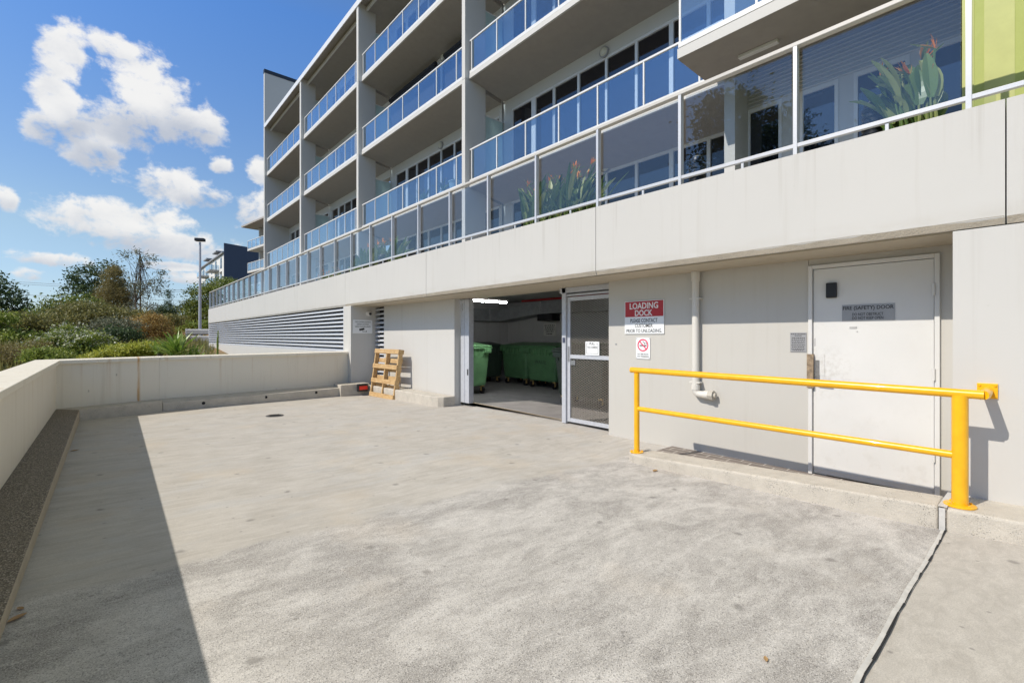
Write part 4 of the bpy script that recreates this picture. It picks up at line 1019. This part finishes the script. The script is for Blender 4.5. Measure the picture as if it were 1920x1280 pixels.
g = thing('batten_light', 'unlit white batten lamp on the underside of the projecting balcony', 'lamp', (6.9, 2.6, 5.35))
m = MB(); m.box(6.80, 6.88, 2.33, 2.85, 5.345, 5.392); obj('housing', m, M['white_metal'], g, bevel=.008)
# first floor pots
g = thing('planter_tub', 'pale tub with handles on the first floor balcony', 'tub', (7.62, 11.25, 5.59))
m = MB(); m.lathe([(.13, 0), (.17, .30), (.19, .31), (.19, .34), (.15, .34)], (7.66, 11.25, 5.55), 20); obj('tub', m, M['tub'], g, True)
random.seed(4); m = MB()
for k in range(20): blade(m, (7.66, 11.25, 5.86), random.uniform(0, 6.3), random.uniform(.2, 1.0), .16, .03, .2, .8, 4)
obj('leaves', m, L['mid'], g)
for i, (y, lab) in enumerate(((12.0, 'small pot of red flowers next to the pale tub on the first floor balcony'), (13.2, 'long trough of pink flowers on the first floor balcony'), (18.6, 'leafy pot plant on the first floor balcony, one bay beyond the pale tub'), (23.2, 'pot plant with pink flowers on the first floor balcony of the third bay'))):
    g = thing('pot_plant', lab, 'pot plant', (7.75, y, 5.55)); m = MB(); m.lathe([(.09, 0), (.13, .2), (.13, .23)], (7.75, y, 5.55), 14); obj('pot', m, M['sign_white'], g, True)
    m = MB(); f = MB()
    for k in range(28):
        a = random.uniform(0, 6.3); b = (7.75, y+random.uniform(-.2, .2) if i == 1 else y, 5.76); blade(m, b, a, random.uniform(.1, .9), random.uniform(.2, .5), .05, .2, .8, 5)
        if k % 3 == 0: flower(f, (7.75+random.uniform(-.15, .15), y+random.uniform(-.2, .2), 5.95+random.uniform(0, .25)), a, .06)
    obj('leaves', m, L['strel'], g); obj('flowers', f, leafmat('petal', (.55, .12, .10), (.7, .3, .3), (.75, .5, .5)), g)
g = thing('barbecue', 'small dark barbecue on legs on the farthest first floor balcony', 'barbecue', (7.9, 25.8, 5.59))
m = MB(); m.box(7.75, 8.05, 25.55, 26.05, 6.15, 6.35); obj('cooker', m, M['black'], g, bevel=.03)
for sx in (-.1, .1):
    for sy in (-.18, .18): m = MB(); m.tube([(7.9+sx*1.3, 25.8+sy*1.3, 5.56), (7.9+sx, 25.8+sy, 6.15)], .018, 8); obj('leg', m, M['black'], g)

# ------------------------------------------------------------------ distant buildings
def far_block():
    d = 100.0; X, Y = spot(421, d); top = hgt(456, d)
    b = thing('apartment_block', 'distant white and navy apartment block behind the trees left of the building', 'building', (X, Y, 2.0))
    Ye = Y+33
    m = MB(); m.poly([(X, Y), (X+26, Y), (X+26, Ye), (X, Ye)], 1.5, [top-2.2, top-2.2, top-2.2, top-2.2]); obj('wall', m, plain('far_white', (.68, .67, .63), .7), b)
    m = MB(); m.poly([(X-.15, Y-.35), (X+26, Y-.35), (X+26, Y-.02), (X-.15, Y-.02)], 1.5, [top, top-1.9, top-1.9, top]); obj('end_wall', m, M['navy'], b)
    m = MB(); m.box(X-.45, X+26, Y, Ye, top-2.1, top-1.85)
    for y in (Y+5, Y+18): m.box(X-.8, X+3, y, y+5, top-1.2, top-.95); m.box(X+.5, X+2.5, y+3, y+5, top-1.8, top-1.0)
    obj('roof', m, plain('far_roof', (.30, .31, .33), .6), b)
    for li in range(5):
        z = top-5.0-li*3.0
        for yy in (Y+3.0, Y+9.5, Y+15, Y+22, Y+27):
            m = MB(); m.box(X-.05, X+.0, yy, yy+1.7, z, z+2.3); obj('window', m, M['pane'], b)
        for yy in (Y+6.5, Y+20):
            m = MB(); m.box(X-1.8, X, yy, yy+5.6, z-.3, z-.05); bs = obj('balcony', m, plain('far_slab', (.42, .42, .42), .7), b)
            m = MB(); m.box(X-1.8, X-1.75, yy, yy+5.6, z, z+1.0); m.box(X-1.75, X, yy, yy+.05, z, z+1.0); obj('balustrade', m, M['glass_high'], bs)
far_block()
def wing():
    d = 60.0; X, Y = spot(464, d); dv = Vector((.124, -.992, 0)); nv = Vector((.992, .124, 0)); o = Vector((X, Y, 0))
    b = thing('apartment_block', 'second balcony block glimpsed between the tall end wall and the navy block', 'building', (X, Y, 2.0))
    def q(a, c): p = o+dv*a+nv*c; return (p.x, p.y)
    def rect(a0, a1, c0, c1): return [q(a0, c0), q(a1, c0), q(a1, c1), q(a0, c1)]
    zt = hgt(470, d)
    m = MB(); m.poly(rect(1.0, 12, 2.2, 12), 0, zt+3.4); obj('wall', m, plain('wing_dark', (.10, .095, .09), .7), b)
    m = MB(); m.poly(rect(1.0, 1.3, 1.0, 12), 0, zt+2.9); obj('end_wall', m, M['facade'], b)
    m = MB(); m.poly(rect(-.4, 12, -.6, 12), zt+2.95, zt+3.15); m.poly(rect(2.6, 6, 3, 8), zt+3.15, zt+4.0); obj('roof', m, M['soffit_grey'], b)
    for li in range(4):
        z = zt-li*2.85
        m = MB(); m.poly(rect(0, 12, 0, 2.2), z-.05, z+.2); bs = obj('balcony', m, M['facade'], b)
        m = MB(); m.poly(rect(0, 12, 0.02, .05), z+.25, z+1.15); m.poly(rect(0.02, .05, .05, 2.2), z+.25, z+1.15); obj('balustrade', m, M['glass_high'], bs)
        m = MB(); m.poly(rect(2.2, 5.5, 2.14, 2.2), z+.2, z+2.3); obj('window', m, M['pane'], b)
        m = MB()
        for k in range(8): m.poly(rect(k*1.4, k*1.4+.05, 0, .04), z+.2, z+1.2)
        m.poly(rect(0, 12, -.02, .06), z+1.17, z+1.22); obj('railing', m, M['white_metal'], bs)
wing()

# ------------------------------------------------------------------ street furniture beyond
X, Y = spot(375, 36); zg = float(terrain(X, Y))
g = thing('street_lamp', 'tall grey light pole with a square black head beyond the parapet', 'street lamp', (X, Y, zg))
m = MB(); m.tube([(X, Y, zg-.2), (X, Y, hgt(454, 36))], [.11, .075], 12); obj('pole', m, M['galv'], g, True)
zt = hgt(450, 36); m = MB(); m.box(-.33, .33, -.2, .2, -.1, .13); m.xf(Matrix.Translation((X, Y, zt)) @ Matrix.Rotation(-YAW+.25, 4, 'Z')); obj('lamp_head', m, M['black'], g, bevel=.03)
X0, Y0 = spot(352, 31); X1, Y1 = spot(410, 30.5)
g = thing('crash_barrier', 'grey metal crash barrier with a rounded end beside the road', 'barrier', (X0, Y0, float(terrain(X0, Y0))))
for za, zb in ((hgt(627, 31), hgt(617, 31)), (hgt(640, 31), hgt(629.5, 31))):
    m = MB(); n_ = Vector((Y1-Y0, X0-X1, 0)).normalized()*.12
    m.poly([(X0, Y0), (X1, Y1), (X1+n_.x, Y1+n_.y), (X0+n_.x, Y0+n_.y)], min(za, zb), max(za, zb)); obj('rail', m, M['duct'], g, bevel=.05)
for px in (365, 378, 400):
    x, y = spot(px, 31.2); m = MB(); z0 = float(terrain(x, y)); m.box(x-.07, x+.07, y-.05, y+.05, z0-.2, hgt(620, 31)); obj('post', m, M['galv'], g)
m = MB(); m.tube([(X0, Y0, hgt(641, 31)), (X0, Y0, hgt(616, 31))], .13, 14); obj('end_cap', m, M['galv'], g, True)
cab = plain('cable', (.05, .05, .055), .6)
for (xa, ya, xb, yb, lab) in ((-150, 519, 560, 552, 'upper thin power line crossing the sky behind the trees'), (-150, 541, 560, 566, 'lower thin power line crossing the sky behind the trees'), (-150, 515, 560, 549, 'topmost thin power line crossing the sky behind the trees')):
    m = MB(); p = []
    for i in range(13):
        t = i/12; px = xa+(xb-xa)*t; py = ya+(yb-ya)*t+6*(1-(2*t-1)**2); x, y = spot(px, 85); p.append((x, y, hgt(py, 85)))
    m.tube(p, .028, 5); tag(obj('power_line', m, cab), lab, 'cable')

# ------------------------------------------------------------------ vegetation
def leaf_quads(cent, nrm_up, size, aspect):
    n = len(cent); d = rng.normal(size=(n, 3)); d[:, 2] += nrm_up; d /= np.linalg.norm(d, axis=1, keepdims=True)
    t = rng.normal(size=(n, 3)); t -= (t*d).sum(1, keepdims=True)*d; t /= np.linalg.norm(t, axis=1, keepdims=True); b = np.cross(d, t)
    s = size*rng.uniform(.55, 1.25, size=(n, 1)); l = t*s*.5; ww = b*s*.5*aspect
    v = np.stack([cent-l, cent+ww*.9, cent+l, cent-ww*.9], 1).reshape(-1, 3)
    return v, np.arange(4*n).reshape(n, 4)
DENS = .75
def crown_points(ells, dens, clump, per):
    "leaf centres in clumps spread through ellipsoids (x,y,z,rx,ry,rz)"
    out = []; tips = []
    for (x, y, z, rx, ry, rz) in ells:
        k = int(np.clip(DENS*dens*(rx*ry*rz)**(2/3)/clump**2, 8, 330))
        u = rng.normal(size=(k, 3)); u /= np.linalg.norm(u, axis=1, keepdims=True); r = rng.uniform(.45, 1.05, size=(k, 1))**.7
        c = np.array([x, y, z])+u*r*np.array([rx, ry, rz]); tips.append(c)
        cs = clump*rng.uniform(.5, 1.4, size=(k, 1, 1))
        out.append((c[:, None, :]+rng.normal(size=(k, per, 3))*cs*np.array([1, 1, .6])).reshape(-1, 3))
    return np.concatenate(out), np.concatenate(tips)
def tree(name, label, cat, base, ells, mat, leaf, dens, clump, per, stems=None, trunk_r=.12, aspect=.55, up=.6, bark='bark', group=None, limbs=14, blossom=None, zmin=None, tilt=0):
    x, y = base; z = float(terrain(x, y)); g = thing(name, label, cat, (x, y, z), group)
    pts, tips = crown_points(ells, dens, clump, per)
    pts = pts[pts[:, 2] > z-.1]
    v, q = leaf_quads(pts, up, leaf, aspect); rawobj('crown', v, q, L[mat], g)
    if blossom:
        zs = np.percentile(pts[:, 2], 55); top = pts[pts[:, 2] > zs]; k = top[rng.choice(len(top), min(len(top), blossom), replace=False)]
        v, q = leaf_quads(k+np.array([-.03, 0, .06]), 1.2, leaf*.9, .8); rawobj('blossom', v, q, L['white'], g)
    m = MB(); hx = np.array(ells)
    stems = stems or [(x, y)]
    for sx, sy in stems:
        e = hx[np.argmin((hx[:, 0]-sx)**2+(hx[:, 1]-sy)**2)]; topz = max(e[2], z+.3)
        p0 = Vector((sx, sy, z-.2)); p2 = Vector((e[0], e[1], topz)); p1 = p0.lerp(p2, .5)+Vector((rng.uniform(-.1, .1), rng.uniform(-.1, .1), 0))*(p2-p0).length*.4
        m.tube([p0, p1, p2], [trunk_r, trunk_r*.75, trunk_r*.45], 7)
        near = tips[np.argsort(((tips-np.array(p2))**2).sum(1))]; 
        for tp in near[rng.choice(len(near), min(limbs, len(near)), replace=False)]:
            s_ = p1.lerp(p2, rng.uniform(.1, 1)); e_ = Vector(tp); md = s_.lerp(e_, .5)+Vector((0, 0, .08))*(e_-s_).length
            m.tube([s_, md, e_], [trunk_r*.34, trunk_r*.2, trunk_r*.06], 5)
    obj('trunk', m, M[bark], g, True)
    return g
def E(px, py, d, wpx, hpx, dd=None):
    "ellipsoid for a crown part seen at picture point px,py"
    x, y = spot(px, d); return (x, y, hgt(py, d), wpx*d/F, (dd or wpx)*d/F, hpx*d/F)
# tall and middle distance trees
tree('broadleaf_tree', 'dark dense tree at the far left edge of the picture', 'tree', spot(-15, 45), [E(-20, 560, 45, 48, 34), E(12, 572, 45, 32, 28), E(-5, 530, 45, 20, 16), E(38, 592, 45, 22, 14), E(10, 610, 45, 50, 18)], 'dark', .34, 4.2, .42, 26, trunk_r=.25, group='trees beyond the parapet')
tree('broadleaf_tree', 'tall dark leafy tree with gaps, centre of the skyline', 'tree', spot(180, 62), [E(165, 520, 62, 26, 22), E(195, 505, 62, 24, 16), E(150, 545, 62, 26, 16), E(185, 548, 62, 30, 22), E(215, 530, 62, 20, 24), E(135, 525, 62, 12, 9)], 'dark', .36, 3.6, .42, 22, trunk_r=.28, group='trees beyond the parapet')
tree('casuarina_tree', 'brown-green feathery conical tree beside the dark leafy tree', 'tree', spot(218, 50), [E(215, 520, 50, 14, 24), E(212, 555, 50, 24, 30), E(230, 560, 50, 20, 24), E(218, 595, 50, 34, 24)], 'brown', .40, 9, .30, 34, aspect=.12, trunk_r=.14, up=-.2, group='trees beyond the parapet')
tree('gum_tree', 'sparse open gum tree with bare branches showing against the sky', 'tree', spot(262, 48), [E(235, 480, 48, 9, 6), E(275, 490, 48, 16, 14), E(262, 473, 48, 7, 4), E(252, 530, 48, 12, 22), E(282, 540, 48, 22, 22), E(300, 528, 48, 6, 5), E(262, 580, 48, 34, 16), E(302, 512, 48, 5, 6)], 'grey', .30, 3.2, .30, 15, stems=[spot(250, 48), spot(262, 48)], trunk_r=.09, aspect=.3, limbs=26, group='trees beyond the parapet')
tree('casuarina_tree', 'small feathery dark tree standing alone on the skyline', 'tree', spot(318, 62), [E(316, 558, 62, 5, 16), E(318, 580, 62, 18, 9), E(305, 590, 62, 20, 9)], 'dark', .34, 8, .25, 22, aspect=.2, trunk_r=.08, group='trees beyond the parapet')
tree('broadleaf_tree', 'broad green tree behind the light pole, under the navy block', 'tree', spot(400, 50), [E(385, 560, 50, 32, 26), E(420, 545, 50, 36, 26), E(448, 548, 50, 30, 26), E(365, 580, 50, 22, 20), E(400, 590, 50, 46, 22), E(350, 575, 50, 8, 8)], 'mid', .24, 5.5, .36, 34, trunk_r=.22, group='trees beyond the parapet')
tree('broadleaf_tree', 'low dark tree on the skyline left of the broad green tree', 'tree', spot(315, 66), [E(300, 600, 66, 26, 16), E(340, 605, 66, 32, 14), E(372, 600, 66, 24, 12)], 'dark', .34, 5, .4, 26, trunk_r=.15, group='trees beyond the parapet')
tree('broadleaf_tree', 'fresh green bushy tree below the tall dark tree', 'tree', spot(130, 42), [E(120, 572, 42, 30, 16), E(160, 568, 42, 24, 14), E(88, 582, 42, 22, 12), E(130, 600, 42, 60, 20)], 'mid', .24, 5.5, .34, 30, trunk_r=.15, group='trees beyond the parapet')
# scrub
tree('shrub', 'wide olive-brown thicket in the middle of the scrub', 'shrub', spot(165, 33), [E(150, 600, 33, 54, 26), E(205, 596, 33, 40, 22), E(120, 630, 33, 60, 26), E(200, 635, 33, 60, 26), E(175, 580, 33, 28, 12)], 'olive', .17, 7, .26, 40, trunk_r=.07, group='shrubs in the scrub beyond the parapet', limbs=40)
tree('shrub', 'purplish brown twiggy shrub on top of the thicket', 'shrub', spot(150, 36), [E(145, 580, 36, 34, 16), E(185, 590, 36, 24, 14)], 'brown', .16, 7, .3, 26, trunk_r=.06, aspect=.3, group='shrubs in the scrub beyond the parapet', limbs=40)
tree('shrub', 'shadowy olive shrub at the left below the dark tree', 'shrub', spot(55, 26), [E(35, 612, 26, 60, 22), E(80, 605, 26, 34, 18), E(30, 650, 26, 70, 30), E(90, 645, 26, 40, 30)], 'olive', .14, 8, .24, 44, trunk_r=.06, group='shrubs in the scrub beyond the parapet', limbs=40)
tree('shrub', 'light yellow-green leafy shrub at the left edge', 'shrub', spot(5, 23), [E(0, 596, 23, 26, 9), E(20, 640, 23, 46, 18), E(-30, 620, 23, 40, 24)], 'bright', .15, 8, .18, 26, trunk_r=.05, group='shrubs in the scrub beyond the parapet')
tree('shrub', 'dry twiggy brown brush at the lower left above the coping', 'shrub', spot(35, 17), [E(25, 668, 17, 60, 18), E(70, 655, 17, 26, 18), E(-20, 660, 17, 40, 24)], 'brown', .10, 9, .16, 30, trunk_r=.03, aspect=.25, bark='bark_pale', limbs=60, group='shrubs in the scrub beyond the parapet')
tree('shrub', 'rounded shrub with white blossom, brightest of the scrub', 'shrub', spot(125, 18), [E(130, 640, 18, 34, 20), E(165, 645, 18, 34, 20), E(95, 655, 18, 34, 16), E(140, 665, 18, 60, 16), E(130, 622, 18, 12, 10)], 'bright', .10, 11, .14, 46, trunk_r=.04, group='shrubs in the scrub beyond the parapet', blossom=3500)
tree('shrub', 'bright yellow-green shrub low in front of the white blossom', 'shrub', spot(95, 16), [E(84, 668, 16, 30, 13), E(108, 674, 16, 24, 9)], 'bright', .09, 11, .12, 40, trunk_r=.03, group='shrubs in the scrub beyond the parapet')
tree('shrub', 'dark round shrub right of the white blossom', 'shrub', spot(222, 24), [E(222, 635, 24, 30, 22), E(210, 650, 24, 36, 16)], 'dark', .13, 11, .18, 46, trunk_r=.05, group='shrubs in the scrub beyond the parapet')
tree('shrub', 'grey-green loose shrub above the dark round one', 'shrub', spot(215, 27), [E(210, 612, 27, 32, 16), E(180, 620, 27, 20, 14), E(240, 612, 27, 18, 12)], 'grey', .14, 8, .24, 30, trunk_r=.05, group='shrubs in the scrub beyond the parapet', limbs=40)
tree('shrub', 'rusty orange shrub between the scrub and the road', 'shrub', spot(280, 30), [E(280, 610, 30, 34, 18), E(265, 632, 30, 32, 16), E(300, 630, 30, 26, 16), E(292, 596, 30, 14, 8)], 'orange', .13, 10, .2, 36, trunk_r=.05, aspect=.35, group='shrubs in the scrub beyond the parapet', limbs=40)
tree('shrub', 'thin green shrub behind the rusty orange one', 'shrub', spot(262, 36), [E(262, 590, 36, 18, 8), E(250, 612, 36, 26, 18), E(325, 600, 36, 22, 10)], 'olive', .15, 8, .22, 30, trunk_r=.04, group='shrubs in the scrub beyond the parapet')
tree('shrub', 'low yellow-green shrub just behind the parapet', 'shrub', spot(245, 15.5), [E(240, 660, 15.5, 40, 13), E(275, 655, 15.5, 30, 12), E(200, 670, 15.5, 34, 9)], 'yellow', .085, 13, .10, 36, trunk_r=.02, group='shrubs in the scrub beyond the parapet')
tree('shrub', 'bright green hedge along the mulch beside the light pole', 'shrub', spot(372, 40), [E(345, 612, 40, 16, 7), E(368, 612, 40, 18, 6), E(390, 610, 40, 16, 7)], 'bright', .15, 11, .2, 34, trunk_r=.03, group='shrubs in the scrub beyond the parapet')
def rosette(name, label, px, d, r, h_, n, mat, seed, width=.07, group=None, trunk=0):
    random.seed(seed); x, y = spot(px, d); z = float(terrain(x, y)); zb = hgt(h_[1], d); ht = hgt(h_[0], d)-zb
    g = thing(name, label, 'plant', (x, y, z), group); m = MB()
    for k in range(n): blade(m, (x+random.uniform(-.15, .15)*r, y+random.uniform(-.15, .15)*r, zb), random.uniform(0, 6.283), random.uniform(.05, 1.1), ht*random.uniform(.75, 1.15), width, .35, random.uniform(.2, .9), 6)
    obj('leaves', m, L[mat], g); s_ = MB(); s_.tube([(x, y, z-.1), (x, y, zb+.05)], .08, 8); obj('stem', s_, M['bark'], g)
rosette('flax_plant', 'spiky flax clump standing up behind the parapet joint', 330, 14.5, 1, (620, 668), 60, 'flax', 2, .10)
rosette('flax_plant', 'smaller spiky flax clump left of the taller one', 300, 15, 1, (634, 664), 26, 'flax', 6, .07)
rosette('flax_plant', 'low spreading flax clump nearest the louvred wall', 365, 15, 1, (645, 672), 30, 'flax', 8, .07)
rosette('grass_tree', 'round tuft of green grass leaves on a short trunk by the mulch', 329, 34, 1, (612, 630), 70, 'bright', 11, .10)
x, y = spot(408, 17); g = thing('tall_weed', 'single thin green stalk in front of the louvred wall', 'plant', (x, y, float(terrain(x, y)))); m = MB()
m.tube([(x, y, float(terrain(x, y))-.1), (x, y, hgt(640, 17)), (x+.02, y, hgt(620, 17))], [.03, .035, .012], 6); obj('stalk', m, L['bright'], g); m = MB()
for k in range(14): blade(m, (x, y, hgt(660-k*2.6, 17)), random.uniform(0, 6.3), .5, .16, .03, .2, .5, 4)
obj('leaves', m, L['bright'], g)
# grass and ground cover that nobody could count
N_ = 26000; pxs = np.where(rng.random(N_) < .4, rng.uniform(-60, 400, N_), rng.uniform(-1500, 0, N_)); ds = rng.uniform(13, 45, N_); P_ = np.array([spot(a, b) for a, b in zip(pxs, ds)])
Z_ = terrain(P_[:, 0], P_[:, 1]); keep = ~((P_[:, 0] > 4.4) & (P_[:, 1] < 34)) & ~((P_[:, 0] > -1.2) & (P_[:, 1] < 12.6)); P_, Z_ = P_[keep], Z_[keep]
hh = rng.uniform(.2, .6, len(P_)); a = rng.uniform(0, 6.28, len(P_)); dx = np.stack([np.cos(a), np.sin(a), 0*a], 1)*.03; ln = rng.normal(size=(len(P_), 3))*.12
b0_ = np.stack([P_[:, 0], P_[:, 1], Z_-.03], 1); tp = b0_+ln; tp[:, 2] = Z_+hh
v = np.stack([b0_-dx, b0_+dx, tp+dx*.2, tp-dx*.2], 1).reshape(-1, 3)
go = rawobj('grass', v, np.arange(4*len(P_)).reshape(-1, 4), L['olive']); go['kind'] = 'stuff'; go['label'] = 'rough olive grass under the scrub'
pts = []
for k in range(620):
    px = rng.uniform(-2200, 520); d = rng.uniform(150, 230); x, y = spot(px, d); r_ = rng.uniform(4, 8)
    pts.append(np.array([x, y, 2.2+r_*.4])+rng.normal(size=(60, 3))*np.array([r_*.6, r_*.6, r_*.32]))
v, q = leaf_quads(np.concatenate(pts), .5, 1.3, .6); fo = rawobj('distant_wood', v, q, L['dark']); fo['kind'] = 'stuff'; fo['label'] = 'dark far-off line of trees on the horizon'
# tall gums left of the frame: seen mirrored in the terrace glass
tree('gum_tree', 'tall gum left of the dock, seen mirrored in the terrace glass under the projecting balcony', 'tree', (-20, 11), [(-20, 11, 11, 3, 3.2, 3.5), (-19.5, 12.6, 14, 2.2, 2.3, 2.3), (-20.5, 9.6, 7.5, 2.2, 2.5, 2.4), (-20, 13.4, 9, 2, 2, 2)], 'dark', .30, 6, .5, 60, trunk_r=.25, group='gum trees left of the dock')
tree('gum_tree', 'lower spreading gum left of the dock, mirrored at the right end of the terrace glass', 'tree', (-22, 5), [(-22, 4, 7.5, 3, 4, 2.5), (-21, 7, 6, 2.4, 3, 2.2), (-22, 0, 8, 3, 3.4, 3)], 'dark', .30, 6, .5, 60, trunk_r=.25, group='gum trees left of the dock')
